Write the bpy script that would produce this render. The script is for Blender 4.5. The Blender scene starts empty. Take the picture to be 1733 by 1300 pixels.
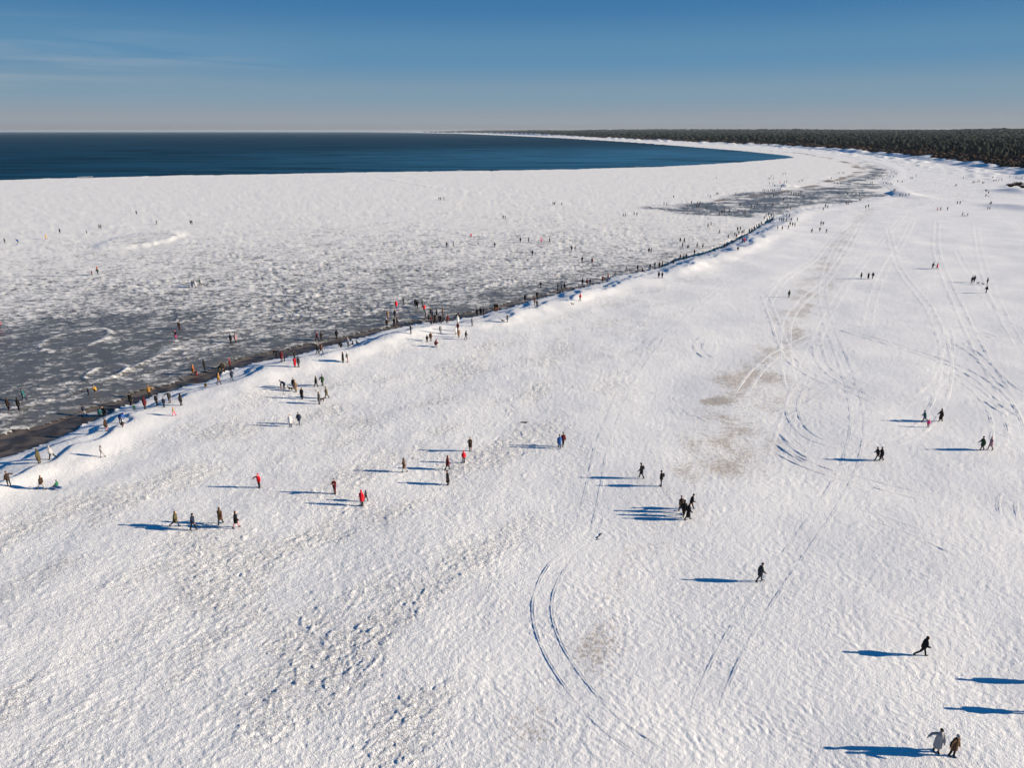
import bpy, math, random
import numpy as np
from mathutils import Vector, Matrix
R = math.radians
random.seed(11); RNG = np.random.default_rng(11)
sc = bpy.context.scene
col = sc.collection
# ------------------------------------------------------------------ camera
H = 36.0; PITCH = R(19.6); FPX = 1202.0; CXP, CYP = 866.5, 650.0     # drone 36 m above the beach
cam_d = bpy.data.cameras.new('camera'); cam = bpy.data.objects.new('camera', cam_d); col.objects.link(cam)
cam.location = (0, 0, H); cam.rotation_euler = (math.pi/2-PITCH, 0, 0)
cam_d.sensor_width = 36; cam_d.lens = 36*FPX/1733; cam_d.clip_start = .5; cam_d.clip_end = 200000
sc.camera = cam
# ------------------------------------------------------------------ sky and sun
SUN_EL, SUN_AZ = R(16.5), R(94)      # azimuth clockwise from +Y (view direction)
w = bpy.data.worlds.new('World'); sc.world = w; w.use_nodes = True
nt = w.node_tree; N = nt.nodes; L = nt.links
bg = N['Background']; bg.inputs[1].default_value = .054
sky = N.new('ShaderNodeTexSky'); sky.sky_type = 'NISHITA'; sky.sun_disc = False
sky.sun_elevation = SUN_EL; sky.sun_rotation = SUN_AZ
sky.air_density = 1.0; sky.dust_density = 0.0; sky.ozone_density = 4.0; sky.altitude = 0
EXPO = .97
def wn(kind, **kw):
    n = N.new(kind)
    for k, v in kw.items(): setattr(n, k, v)
    return n
def wmath(op, a, b=0.0, clamp=False):
    n = wn('ShaderNodeMath', operation=op, use_clamp=clamp)
    for i, v in enumerate((a, b)):
        if isinstance(v, (int, float)): n.inputs[i].default_value = v
        else: L.new(v, n.inputs[i])
    return n.outputs[0]
tc = wn('ShaderNodeTexCoord'); sep = wn('ShaderNodeSeparateXYZ'); L.new(tc.outputs['Generated'], sep.inputs[0])
hs = wn('ShaderNodeHueSaturation'); hs.inputs['Saturation'].default_value = 1.45; hs.inputs['Value'].default_value = 1.0
L.new(sky.outputs[0], hs.inputs['Color'])
rp = wn('ShaderNodeValToRGB'); rp.color_ramp.interpolation = 'EASE'      # clear winter air: grey haze low down, blue above
el = wmath('MULTIPLY', sep.outputs[2], 4.0, True)
L.new(el, rp.inputs[0]); K = .5/2**EXPO
stops = [(0, (.28, .285, .305)), (.05, (.30, .335, .38)), (.17, (.215, .325, .42)), (.36, (.115, .27, .44)), (.62, (.052, .185, .385)), (1, (.035, .14, .35))]
while len(rp.color_ramp.elements) < len(stops): rp.color_ramp.elements.new(.5)
for e, (p_, c_) in zip(rp.color_ramp.elements, stops): e.position = p_; e.color = (*[v*K*2 for v in c_], 1)
# a few thin cirrus streaks low over the sea
mp = wn('ShaderNodeMapping'); mp.inputs['Scale'].default_value = (2.2, 2.2, 42); mp.inputs['Rotation'].default_value = (0, R(4), 0); L.new(tc.outputs['Generated'], mp.inputs[0])
cn = wn('ShaderNodeTexNoise'); cn.inputs['Scale'].default_value = 1.6; cn.inputs['Detail'].default_value = 5; cn.inputs['Distortion'].default_value = .6
L.new(mp.outputs[0], cn.inputs[0])
def band(v, c, wd): return wmath('SUBTRACT', 1, wmath('DIVIDE', wmath('ABSOLUTE', wmath('SUBTRACT', v, c)), wd), True)
cm = wmath('MULTIPLY', band(sep.outputs[0], -.55, .33), band(sep.outputs[2], .075, .05))
cf = wmath('MULTIPLY', wmath('MULTIPLY', wmath('SUBTRACT', cn.outputs[0], .42, True), 1.5), cm, True)
cx = wn('ShaderNodeMix', data_type='RGBA'); L.new(cf, cx.inputs[0]); L.new(rp.outputs[0], cx.inputs[6])
cx.inputs[7].default_value = (.48*K*2, .50*K*2, .52*K*2, 1)
sc10 = wn('ShaderNodeMix', data_type='RGBA', blend_type='MULTIPLY'); sc10.inputs[0].default_value = 1; L.new(cx.outputs[2], sc10.inputs[6]); sc10.inputs[7].default_value = (1/.054, 1/.054, 1/.054, 1)
up = wn('ShaderNodeMapRange', interpolation_type='SMOOTHSTEP'); L.new(sep.outputs[2], up.inputs[0]); up.inputs[1].default_value = .16; up.inputs[2].default_value = .5
fin = wn('ShaderNodeMix', data_type='RGBA'); L.new(up.outputs[0], fin.inputs[0]); L.new(sc10.outputs[2], fin.inputs[6]); L.new(hs.outputs[0], fin.inputs[7])
L.new(fin.outputs[2], bg.inputs[0])
sun_d = bpy.data.lights.new('sun', 'SUN'); sun = bpy.data.objects.new('sun', sun_d); col.objects.link(sun)
sun_d.energy = 4.8; sun_d.angle = R(.5); sun_d.color = (1, .85, .64)
sv = Vector((math.cos(SUN_EL)*math.sin(SUN_AZ), math.cos(SUN_EL)*math.cos(SUN_AZ), math.sin(SUN_EL)))
sun.rotation_euler = sv.to_track_quat('Z', 'Y').to_euler(); sun.location = (60, 0, 60)
sc.view_settings.view_transform = 'Standard'; sc.view_settings.look = 'None'
sc.view_settings.exposure = EXPO; sc.view_settings.gamma = 1
# ------------------------------------------------------------------ helpers
def ray(x, y):
    a = (x-CXP)/FPX; b = (y-CYP)/FPX; c, s = math.cos(PITCH), math.sin(PITCH)
    return (a, c-b*s, -s-b*c)                # right, forward, up
def flat(x, y, z=0.0):                       # pixel -> point on the level z
    d = ray(x, max(y, 222.6)); t = (H-z)/-d[2]
    return (d[0]*t, d[1]*t)
def flats(pts, z=0.0): return np.array([flat(x, y, z) for x, y in pts])
def _hash(ix, iy, seed):
    h = (ix.astype(np.int64)*374761393 + iy.astype(np.int64)*668265263 + seed*1442695041) & 0xffffffff
    h = ((h ^ (h >> 13))*1274126177) & 0xffffffff
    return ((h ^ (h >> 16)) & 0xffff)/65535.0
def perlin(x, y, seed=0):                    # about -0.7 .. 0.7
    ix = np.floor(x); iy = np.floor(y); fx = x-ix; fy = y-iy
    u = fx*fx*fx*(fx*(fx*6-15)+10); v = fy*fy*fy*(fy*(fy*6-15)+10)
    def g(a, b):
        an = _hash(ix+a, iy+b, seed)*2*math.pi
        return np.cos(an)*(fx-a)+np.sin(an)*(fy-b)
    n0 = g(0, 0)*(1-u)+g(1, 0)*u; n1 = g(0, 1)*(1-u)+g(1, 1)*u
    return n0*(1-v)+n1*v
def fbm(x, y, seed=0, oct=3):
    s = 0; a = 1
    for o in range(oct):
        s = s+a*perlin(x, y, seed+o*7); x = x*2.03; y = y*2.03; a *= .5
    return s
def cells(x, y, seed=0):                     # tilted plates: (height, edge distance)
    ix = np.floor(x); iy = np.floor(y)
    d1 = np.full(x.shape, 9.); d2 = d1.copy(); hh = np.zeros(x.shape)
    for a in (-1, 0, 1):
        for b in (-1, 0, 1):
            jx = ix+a; jy = iy+b
            dx = x-jx-_hash(jx, jy, seed); dy = y-jy-_hash(jx, jy, seed+5)
            d = np.hypot(dx, dy); near = d < d1
            h = _hash(jx, jy, seed+9)+(_hash(jx, jy, seed+13)-.5)*1.1*dx+(_hash(jx, jy, seed+17)-.5)*1.1*dy
            d2 = np.where(near, d1, np.minimum(d2, d)); hh = np.where(near, h, hh); d1 = np.where(near, d, d1)
    return hh, d2-d1
def sstep(a, b, x):
    t = np.clip((x-a)/(b-a), 0, 1); return t*t*(3-2*t)
def inside(px, py, poly):
    r = np.zeros(px.shape, bool); n = len(poly)
    for i in range(n):
        x1, y1 = poly[i]; x2, y2 = poly[(i+1) % n]
        if y1 == y2: continue
        c = ((y1 > py) != (y2 > py)) & (px < (x2-x1)*(py-y1)/(y2-y1)+x1)
        r ^= c
    return r
def dist(px, py, line, closed=False):
    d = np.full(px.shape, 1e9); n = len(line)
    for i in range(n if closed else n-1):
        x1, y1 = line[i]; x2, y2 = line[(i+1) % n]
        ex, ey = x2-x1, y2-y1; q = ex*ex+ey*ey
        if q < 1e-9: continue
        t = np.clip(((px-x1)*ex+(py-y1)*ey)/q, 0, 1)
        d = np.minimum(d, np.hypot(px-x1-t*ex, py-y1-t*ey))
    return d
def tag(o, label=None, cat=None, group=None, kind=None):
    if label: o['label'] = label
    if cat: o['category'] = cat
    if group: o['group'] = group
    if kind: o['kind'] = kind
    return o
def mesh_obj(name, V, F, mats, parent=None, smooth=True, link=True):
    me = bpy.data.meshes.new(name); me.from_pydata([tuple(v) for v in V], [], [tuple(f) for f in F])
    for m in mats: me.materials.append(m)
    me.polygons.foreach_set('use_smooth', [smooth]*len(me.polygons)); me.update()
    o = bpy.data.objects.new(name, me)
    if link: col.objects.link(o)
    if parent: o.parent = parent
    return o
# ------------------------------------------------------------------ materials
def new_mat(name, colr, rough=.8, spec=.3):
    m = bpy.data.materials.new(name); m.use_nodes = True
    b = m.node_tree.nodes['Principled BSDF']
    b.inputs['Base Color'].default_value = (*colr, 1); b.inputs['Roughness'].default_value = rough
    b.inputs['Specular IOR Level'].default_value = spec
    return m
class NB:                                    # small node-building helper
    def __init__(s, m): s.t = m.node_tree; s.b = s.t.nodes['Principled BSDF']; s.tc = s.t.nodes.new('ShaderNodeNewGeometry')
    def noise(s, scale, det=3, rough=.55, vec=None, dist=0):
        n = s.t.nodes.new('ShaderNodeTexNoise'); n.inputs['Scale'].default_value = scale; n.inputs['Detail'].default_value = det
        n.inputs['Roughness'].default_value = rough; n.inputs['Distortion'].default_value = dist
        s.t.links.new(vec or s.tc.outputs['Position'], n.inputs['Vector']); return n.outputs[0]
    def scaled(s, v, rot=0):
        n = s.t.nodes.new('ShaderNodeMapping'); n.inputs['Scale'].default_value = v; n.inputs['Rotation'].default_value = (0, 0, rot)
        s.t.links.new(s.tc.outputs['Position'], n.inputs['Vector']); return n.outputs[0]
    def attr(s, name):
        n = s.t.nodes.new('ShaderNodeAttribute'); n.attribute_name = name; return n.outputs['Fac']
    def math(s, op, a, b=0.0, clamp=False):
        n = s.t.nodes.new('ShaderNodeMath'); n.operation = op; n.use_clamp = clamp
        for i, v in enumerate((a, b)):
            if isinstance(v, (int, float)): n.inputs[i].default_value = v
            else: s.t.links.new(v, n.inputs[i])
        return n.outputs[0]
    def ss(s, x, a, b):
        n = s.t.nodes.new('ShaderNodeMapRange'); n.interpolation_type = 'SMOOTHSTEP'
        s.t.links.new(x, n.inputs[0]); n.inputs[1].default_value = a; n.inputs[2].default_value = b; return n.outputs[0]
    def mix(s, f, a, b):
        n = s.t.nodes.new('ShaderNodeMix'); n.data_type = 'RGBA'
        for i, v in ((0, f), (6, a), (7, b)):
            if isinstance(v, tuple): n.inputs[i].default_value = (*v, 1)
            elif isinstance(v, float): n.inputs[i].default_value = v
            else: s.t.links.new(v, n.inputs[i])
        return n.outputs[2]
    def color(s, c): s.t.links.new(c, s.b.inputs['Base Color'])
    def rough(s, c): s.t.links.new(c, s.b.inputs['Roughness'])
    def bump(s, h, strength, distance):
        n = s.t.nodes.new('ShaderNodeBump'); n.inputs['Strength'].default_value = strength; n.inputs['Distance'].default_value = distance
        s.t.links.new(h, n.inputs['Height']); s.t.links.new(n.outputs[0], s.b.inputs['Normal'])
SNOW = (.83, .845, .87)
M = {}
def snow_mat():
    m = new_mat('wind packed snow', SNOW, .65, .25); b = NB(m)
    sp = b.noise(4.0, 4, .75); sp2 = b.noise(1.0, 4, .7, b.scaled((1.1, 1.9, 1), R(-60))); big = b.noise(.12, 3)
    v = b.math('ADD', b.math('MULTIPLY', sp, .75), b.math('MULTIPLY', sp2, .5))
    f = b.ss(b.math('ADD', v, b.math('MULTIPLY', b.attr('sand'), .32)), .80, 1.02)
    sand = b.mix(b.noise(6), (.19, .13, .08), (.40, .30, .19))
    snow = b.mix(b.ss(big, .35, .7), (.80, .81, .835), (.86, .87, .885))
    veg = b.mix(b.ss(b.math('ADD', b.attr('land'), b.math('MULTIPLY', b.noise(.25, 3), .5)), .7, .95), b.mix(b.math('MULTIPLY', f, .6), snow, sand), (.022, .019, .014))
    b.color(veg)
    lv = b.scaled((2.0, 3.4, 1), R(-47)); ch = b.ss(b.noise(1.0, 4, .7, lv, .6), .47, .68); ch2 = b.ss(b.noise(2.3, 3, .65, lv, .5), .5, .7)
    hgt = b.math('ADD', b.math('MULTIPLY', b.attr('lump'), b.math('ADD', b.math('MULTIPLY', ch, .088), b.math('MULTIPLY', ch2, .045))), b.math('ADD', b.math('MULTIPLY', b.noise(5.5, 4, .65), .048), b.math('MULTIPLY', b.noise(16, 2), .02)))
    b.bump(hgt, 1.0, 1.0)
    return m
def ice_mat():
    m = new_mat('brash ice with snow', (.5, .52, .55), .5, .4); b = NB(m)
    n1 = b.noise(2.6, 4, .7); n2 = b.noise(.12, 3); st = b.noise(1.0, 3, .6, b.scaled((.14, .5, 1), R(-47)))
    c = b.math('ADD', b.attr('cover'), b.math('MULTIPLY', b.math('SUBTRACT', n1, .5), 1.0))
    c = b.math('ADD', c, b.math('MULTIPLY', b.math('SUBTRACT', n2, .5), .5))
    c = b.math('ADD', c, b.math('MULTIPLY', b.math('SUBTRACT', st, .5), .35))
    vz = b.t.nodes.new('ShaderNodeTexVoronoi'); vz.inputs['Scale'].default_value = 1.0; wv_ = b.t.nodes.new('ShaderNodeVectorMath'); wv_.operation = 'ADD'
    b.t.links.new(b.scaled((.8, 1.25, 1), R(-40)), wv_.inputs[0]); nz = b.t.nodes.new('ShaderNodeTexNoise'); nz.inputs['Scale'].default_value = 1.3; b.t.links.new(b.tc.outputs['Position'], nz.inputs['Vector'])
    b.t.links.new(nz.outputs['Color'], wv_.inputs[1]); b.t.links.new(wv_.outputs[0], vz.inputs['Vector'])
    sx_ = b.t.nodes.new('ShaderNodeSeparateColor'); b.t.links.new(vz.outputs['Color'], sx_.inputs[0])          # broken plates, each its own tone
    c = b.math('ADD', c, b.math('MULTIPLY', b.math('SUBTRACT', sx_.outputs[0], .5), .46))
    c = b.math('SUBTRACT', c, b.math('MULTIPLY', b.ss(vz.outputs['Distance'], .42, .75), .22))
    fl = b.ss(b.noise(1.0, 4, .7, b.scaled((.45, 1.7, 1), R(-40))), .56, .70)
    c = b.math('ADD', c, b.math('MULTIPLY', fl, .3))
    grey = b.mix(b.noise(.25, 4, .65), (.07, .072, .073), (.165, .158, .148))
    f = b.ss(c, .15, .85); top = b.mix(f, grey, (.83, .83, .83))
    sand = b.ss(b.math('ADD', b.attr('sand'), b.math('MULTIPLY', b.math('SUBTRACT', b.noise(.5, 4), .5), .9)), .4, .8)
    b.color(b.mix(b.math('MULTIPLY', sand, .8), top, (.17, .12, .075))); b.rough(b.math('ADD', .38, b.math('MULTIPLY', f, .3)))
    b.bump(b.noise(4, 4, .65), .5, .12)
    return m
def wet_mat():
    m = new_mat('wet dark sand', (.05, .042, .034), .4, .4); b = NB(m)
    b.color(b.mix(b.ss(b.math('ADD', b.noise(.5, 4), b.attr('edge')), .5, .8), (.038, .027, .019), (.13, .105, .08)))
    base = b.t.links and b.b.inputs['Base Color'].links[0].from_socket
    b.color(b.mix(b.ss(b.math('ADD', b.noise(.22, 5, .65), b.math('MULTIPLY', b.attr('slush'), .22)), .60, .70), base, (.42, .42, .43)))
    b.rough(b.math('ADD', .25, b.math('MULTIPLY', b.noise(.7), .4))); b.bump(b.noise(3, 3), .4, .05)
    return m
def sea_mat():
    m = new_mat('cold sea water', (.003, .025, .06), .5, 0.0); b = NB(m)
    wv = b.noise(1, 4, .65, b.scaled((.02, .09, 1))); far = b.noise(1, 4, .7, b.scaled((.0016, .011, 1))); mid = b.noise(1, 3, .7, b.scaled((.006, .045, 1)))
    n = b.t.nodes.new('ShaderNodeVectorMath'); n.operation = 'DISTANCE'; b.t.links.new(b.tc.outputs['Position'], n.inputs[0]); tip = flat(1335, 266); n.inputs[1].default_value = (tip[0], tip[1], 0)
    sh = b.math('MULTIPLY', b.math('SUBTRACT', 1.15, b.ss(n.outputs['Value'], 60, 1100)), b.ss(mid, .25, .6), True)    # shallow water over sand at the bay's tip
    v = b.math('ADD', b.math('MULTIPLY', far, .55), b.math('MULTIPLY', mid, .45))
    deep = b.mix(b.ss(v, .38, .64), (.001, .019, .042), (.004, .047, .10))
    b.color(b.mix(sh, deep, (.035, .15, .28))); b.bump(wv, .8, 2.5)
    return m
M['snow'] = snow_mat(); M['ice'] = ice_mat(); M['wet'] = wet_mat(); M['sea'] = sea_mat()
# ------------------------------------------------------------------ plan of the place (photo pixels turned into ground points)
EDGE_PX = [(-700, 1100), (-350, 925), (-120, 822), (0, 776), (60, 758), (130, 727), (170, 706), (210, 690), (280, 663), (345, 647), (390, 628),
    (437, 612), (476, 606), (512, 599), (555, 586), (620, 570), (639, 562), (698, 550), (757, 544), (806, 535), (855, 523), (886, 513),
    (938, 499), (997, 484), (1027, 477), (1040, 467), (1086, 460), (1115, 454), (1150, 440), (1190, 431), (1225, 419), (1247, 407),
    (1264, 398), (1285, 385), (1312, 370), (1334, 358), (1391, 350), (1424, 346), (1450, 342), (1485, 334), (1500, 333), (1511, 331), (1505, 322),
    (1492, 313), (1484, 309), (1500, 300), (1509, 291), (1500, 284), (1476, 275), (1433, 266), (1381, 261), (1330, 257), (1250, 251),
    (1150, 243.5), (1050, 237), (950, 231.5), (850, 227.3), (780, 225.4), (690, 224.0)]
CHAN_PX = [(-700, 1010), (-350, 862), (-120, 778), (0, 739), (60, 723), (130, 699), (170, 686), (210, 673), (280, 651), (345, 630), (390, 613), (437, 600),
    (476, 593), (555, 575), (620, 562), (698, 543), (757, 535), (806, 527), (855, 515), (886, 507), (938, 493), (997, 479), (1040, 464),
    (1086, 456), (1115, 450), (1150, 436), (1190, 427), (1225, 415), (1247, 403), (1264, 395), (1285, 382), (1305, 369)]
SEA_PX = [(-900, 314), (-400, 308), (0, 304), (80, 301), (150, 300), (300, 296), (450, 294), (600, 291), (900, 287), (1100, 282), (1200, 277),
    (1290, 270.5), (1337, 266.5), (1325, 263), (1250, 255), (1150, 247), (1050, 239.5), (950, 233.5), (850, 228.8), (780, 226.0), (690, 224.3), (600, 223.6)]
FOREST_PX = [(2400, 345), (2000, 312), (1800, 293), (1733, 283), (1650, 273), (1560, 263), (1480, 256), (1400, 249.5), (1300, 243.5),
    (1200, 239.5), (1100, 235.5), (1000, 231.2), (900, 227.4), (830, 225.3), (700, 223.85)]
EDGE = flats(EDGE_PX); CHAN = flats(CHAN_PX); SEA = flats(SEA_PX); FOREST = flats(FOREST_PX, 5)
BEACH_POLY = list(map(tuple, EDGE))+[(60000, 40000), (60000, -300), (-90, -300)]
CHAN_POLY = list(map(tuple, CHAN))+[tuple(p) for p in EDGE[:len([1 for e in EDGE_PX if e[0] <= 1312 and e[1] > 369])][::-1]]
SEA_POLY = list(map(tuple, SEA))+[(-60000, 60000), (-60000, 500)]
FOREST_POLY = list(map(tuple, FOREST))+[(60000, 40000), (60000, -300)]
SAND_BAND = flats([(1475, 352), (1440, 390), (1400, 450), (1370, 510), (1330, 570), (1275, 650), (1215, 760), (1165, 800), (1080, 920), (1000, 1090), (905, 1250), (870, 1340)], .6)
SAND_W = np.array([4.5, 6, 7, 8, 7.5, 7, 7, 5.5, 3.6, 3.2, 3, 3])
SAND_K = [.9, .9, .95, .95, .95, .95, .85, .65, .6, .6, .65]
SANDBAR = flats([(1180, 344), (1300, 330), (1392, 311), (1430, 301), (1458, 289), (1445, 279), (1427, 273), (1390, 265), (1347, 258.5), (1290, 254)])
LAGOON = flats([(1080, 352), (1180, 340), (1240, 326), (1310, 318), (1390, 312), (1450, 293), (1455, 281), (1440, 270), (1470, 272), (1515, 288), (1515, 300), (1497, 306), (1516, 333), (1480, 341), (1400, 356), (1330, 366), (1300, 376), (1240, 370), (1160, 364)])
DARK_ICE = flats([(-500, 560), (0, 535), (200, 520), (380, 520), (430, 560), (330, 605), (200, 650), (0, 700), (-500, 840)])
RIDGES = [flats(p) for p in ([(-60, 422), (80, 402), (200, 388), (330, 378), (430, 380)], [(40, 690), (160, 655), (250, 612), (310, 585)],
    [(250, 585), (340, 570), (420, 555)], [(1010, 368), (1130, 352), (1250, 345), (1380, 338)], [(330, 640), (250, 665), (150, 700), (60, 720)],
    [(640, 300), (760, 322), (900, 332), (960, 345)], [(1210, 320), (1300, 310), (1400, 300)])]
OVALS = [(flat(130, 576), 5, 7, 0), (flat(242, 406), 10, 20, 1), (flat(180, 632), 2.6, 4, 0), (flat(318, 538), 1.9, 3, 0)]
# ------------------------------------------------------------------ height field on rings around the point below the camera
DEP = np.concatenate([np.linspace(60, 4, 700), np.linspace(4, .9, 120)[1:], np.geomspace(.9, .07, 55)[1:]])
AZ = np.radians(np.linspace(-57, 57, 1120))
RR = H/np.tan(np.radians(DEP))
GX = RR[:, None]*np.sin(AZ)[None, :]; GY = RR[:, None]*np.cos(AZ)[None, :]; GR = np.broadcast_to(RR[:, None], GX.shape)
su, sw = (.68, .733), (-.733, .68)           # along the shore, across it
U = GX*su[0]+GY*su[1]; W = GX*sw[0]+GY*sw[1]
jx = (perlin(GX/3.1, GY/3.1, 1)*.9+perlin(GX/.9, GY/.9, 2)*.35)*sstep(600, 200, GR); jy = (perlin(GX/2.7, GY/2.7, 11)*.9+perlin(GX/.8, GY/.8, 12)*.35)*sstep(600, 200, GR)
isb = inside(GX+jx*.5, GY+jy*.5, BEACH_POLY); ischan = inside(GX+jx*1.3, GY+jy*1.3, CHAN_POLY) & ~isb
issea = inside(GX+14*perlin(GX/40, GY/60, 13), GY+22*fbm(GX/34, GY/60, 14, 3), SEA_POLY) & ~isb
isfor = inside(GX, GY, FOREST_POLY)
s = dist(GX, GY, EDGE); dc = dist(GX, GY, CHAN); dsea = dist(GX, GY, SEA); dfor = dist(GX, GY, FOREST)
res = sstep(330, 90, GR)                     # fine relief fades where the rings get coarse
# beach: scarp, berm, trampled and wind-carved snow
wob = perlin(U/9, W/9, 3)*2.2+perlin(U/3.1, W/3.1, 4)*1.0
s2 = np.maximum(s+wob*sstep(0, 3, s), 0)
amp = .75+.9*perlin(U/22, W/40, 5)
far_e = sstep(420, 260, GR)*.75+.25
led = sstep(0, .9, s+wob*1.6-3.2)*(.28+.3*perlin(U/14, W/14, 7))+sstep(0, .7, s+wob*2.2-6.0)*.22*far_e   # little snow ledges
zb = .02+.22*sstep(0, 1.6, s2)+led*far_e+.72*amp*np.exp(-((s2-7.5)/4.2)**2)*far_e
zb += .9*sstep(30, 220, s)
smooth = np.exp(-((s-9)/5.0)**2)             # the bright wind-smoothed back of the berm
RLINE = flats([(700, 1600), (760, 1350), (810, 1150), (870, 950), (950, 800), (1060, 650), (1180, 500), (1290, 415), (1400, 362)], .6)
RPOLY = list(map(tuple, RLINE))+[(9000, 6000), (9000, -300), (0, -300)]
rs = np.where(inside(GX, GY, RPOLY), 1, -1)*dist(GX, GY, RLINE)+7*perlin(GX/15, GY/15, 8)
right = sstep(-9, 7, rs)                     # flatter snow towards the dunes
patch = sstep(-.1, .45, fbm(U/13, W/7, 9, 3))
lump = (1-smooth*.85)*(1-.93*right)*(.42+.58*patch)*sstep(2, 6, s)
wx = perlin(GX/2.6, GY/2.6, 15)*1.1; wy = perlin(GX/2.6, GY/2.6, 16)*1.1
n1 = fbm((U+wx)/1.15, (W+wy)/.6, 20, 4); n2 = fbm(U/.75, W/.5, 30, 2); n3 = fbm(GX/4.5, GY/4.5, 40, 2)
zb += res*lump*(.07*sstep(.10, .6, n1)*(.6+1.2*perlin(U/5, W/5, 22))-.04*sstep(.2, .65, -n1)+.035*n2)+.07*n3*(1-.5*right)*sstep(1, 6, s)
hc, ec = cells((U+wx*.4)/.5, (W+wy*.4)/.34, 55); hk, ek = cells(U/1.3, (W+wx*.5)/.8, 57)
zb += res*lump*(.10*np.maximum(hc-.5, 0)*sstep(0, .2, ec)+.08*np.maximum(hk-.7, 0)*sstep(0, .15, ek))
pits = sstep(.34, .52, perlin(U/.62, W/.5, 51))*sstep(-.2, .4, perlin(GX/6, GY/6, 52))
zb -= .035*pits*res*(1-.6*right)*sstep(3, 8, s)
A_ = GX*.72-GY*.69; B_ = GX*.69+GY*.72
zb += res*(.017+.012*right)*fbm((A_+wx*.5)/.62, (B_+wy*.5)/.27, 60, 3)*(.5+sstep(-.4, .4, perlin(GX/3.3, GY/3.3, 62)))+res*.018*perlin(U/.9, W/.35, 61)
# dunes and land behind them
hum = .55+.9*fbm(GX/45, GY/30, 70, 3)+.35*np.abs(perlin(GX/16, GY/13, 71))
zb += np.where(isfor, 6.0, 6.0*np.exp(-(dfor/(12+5*perlin(GX/60, GY/60, 74)))**2))*np.clip(hum, .15, 1.6)*sstep(5, 60, s)
zb += 4.6*np.exp(-((dfor-30)/13)**2)*np.maximum(fbm(GX/17, GY/26, 73, 2)-.05, 0)*~isfor+2.4*np.exp(-((dfor-58)/14)**2)*np.maximum(fbm(GX/13, GY/22, 76, 2)-.12, 0)*~isfor
for (bx, by, bz, br) in ((1722, 322, 2.6, 9), (1700, 345, 1.0, 8), (1745, 350, 1.6, 8)):
    p = flat(bx, by, 1.5); zb += bz*np.exp(-(((GX-p[0])/br)**2+((GY-p[1])/(br*1.6))**2))
p = flat(1506, 327, .8); zb += 1.9*np.exp(-(((GX-p[0]-6)/6)**2+((GY-p[1])/26)**2))    # high snow lip at the lagoon corner
inl = np.where(isfor, dfor, 0)
hills = 15*sstep(150, 2500, inl)+18*sstep(300, 1800, inl)*np.maximum(perlin(GX/1900+.3, GY/2600, 75)+.12, 0)*2
zb += np.where(isfor, hills+14*sstep(4000, 9000, GR), 0)
# sea ice: plates, brash, ridges, grey refrozen patches
h1, e1 = cells((U+wx*.5)/.95, (W+wy*.5)/.7, 80); h2, e2 = cells(U/3.2, W/2.2, 90)
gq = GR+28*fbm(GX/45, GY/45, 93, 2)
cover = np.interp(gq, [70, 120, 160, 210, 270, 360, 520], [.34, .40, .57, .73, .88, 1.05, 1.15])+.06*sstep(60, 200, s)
dk = np.where(inside(GX, GY, DARK_ICE), 1, 0)*sstep(0, 12, dist(GX, GY, DARK_ICE, True))
wgx = 16*fbm(GX/45, GY/45, 106, 3); wgy = 22*fbm(GX/45, GY/45, 107, 3)
lg = np.where(inside(GX+wgx, GY+wgy, LAGOON), 1, 0)*sstep(0, 14, dist(GX+wgx, GY+wgy, LAGOON, True))
band = sstep(16, 3, dc)*sstep(320, 150, GR)
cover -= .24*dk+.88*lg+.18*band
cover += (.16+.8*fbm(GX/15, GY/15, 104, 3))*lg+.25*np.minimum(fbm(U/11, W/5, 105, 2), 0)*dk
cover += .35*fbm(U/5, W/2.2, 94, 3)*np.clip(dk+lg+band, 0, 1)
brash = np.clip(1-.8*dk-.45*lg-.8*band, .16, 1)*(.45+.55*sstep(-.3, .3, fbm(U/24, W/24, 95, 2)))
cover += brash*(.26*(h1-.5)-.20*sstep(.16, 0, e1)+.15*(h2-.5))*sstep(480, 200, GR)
zi = .12+brash*(.24*(h1-.35)*sstep(0, .18, e1)*(.3+.7*res)+.13*(h2-.5)*sstep(0, .12, e2))+.05*fbm(U/1.2, W/.6, 96, 2)*res+.12*fbm(GX/14, GY/14, 97, 2)
for rl in RIDGES:
    d = dist(GX, GY, rl); wd = .3+GR/380
    k = np.exp(-(d/wd)**2)*(.5+1.1*np.clip(perlin(GX/4, GY/4, 99)+.4, 0, 1)); zi += .18*k; cover += .25*k
isand = sstep(-.35, .35, fbm(GX/22, GY/30, 108, 3))*np.exp(-(dist(GX+wgx*.25, GY+wgy*.25, SANDBAR)/(1.6+GR/170))**2)*sstep(240, 300, GR)*1.05
for (c, a, b, kind) in OVALS:
    q = np.sqrt(((GX-c[0])/a)**2+((GY-c[1])/b)**2)+.12*perlin(GX/3, GY/3, 98)
    rim = np.exp(-((q-1)/.13)**2); ins = sstep(1.0, .85, q)
    zi = zi*(1-ins)+ins*(.15+.35*kind+.04*perlin(GX/3, GY/3, 101))+rim*(.17+.14*kind)*(.7+.5*sstep(-.3, .3, perlin(GX/2, GY/2, 109)))
    cover = cover*(1-ins)+ins*((.80 if kind else .18)+.3*perlin(GX/4, GY/3, 102))+.5*rim*sstep(-.6, .2, perlin(GX/2, GY/2, 109))
for (bx, by, bz, br, bl) in ((1332, 313, 2.2, 7, 9), (1322, 318, 1.2, 6, 8), (1436, 309, 1.1, 4, 14), (1448, 318, 1.0, 9, 4), (1408, 304, .9, 6, 9)):   # piled ice blocks
    p = flat(bx, by, 1); k = np.exp(-(((GX-p[0])/br)**2+((GY-p[1])/bl)**2)*1.4); zi += bz*k*(.7+.8*perlin(GX/5, GY/7, 111)); cover += .5*k
zi -= .45*sstep(9, 0, dsea+4*perlin(GX/12, GY/12, 103))
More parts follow.
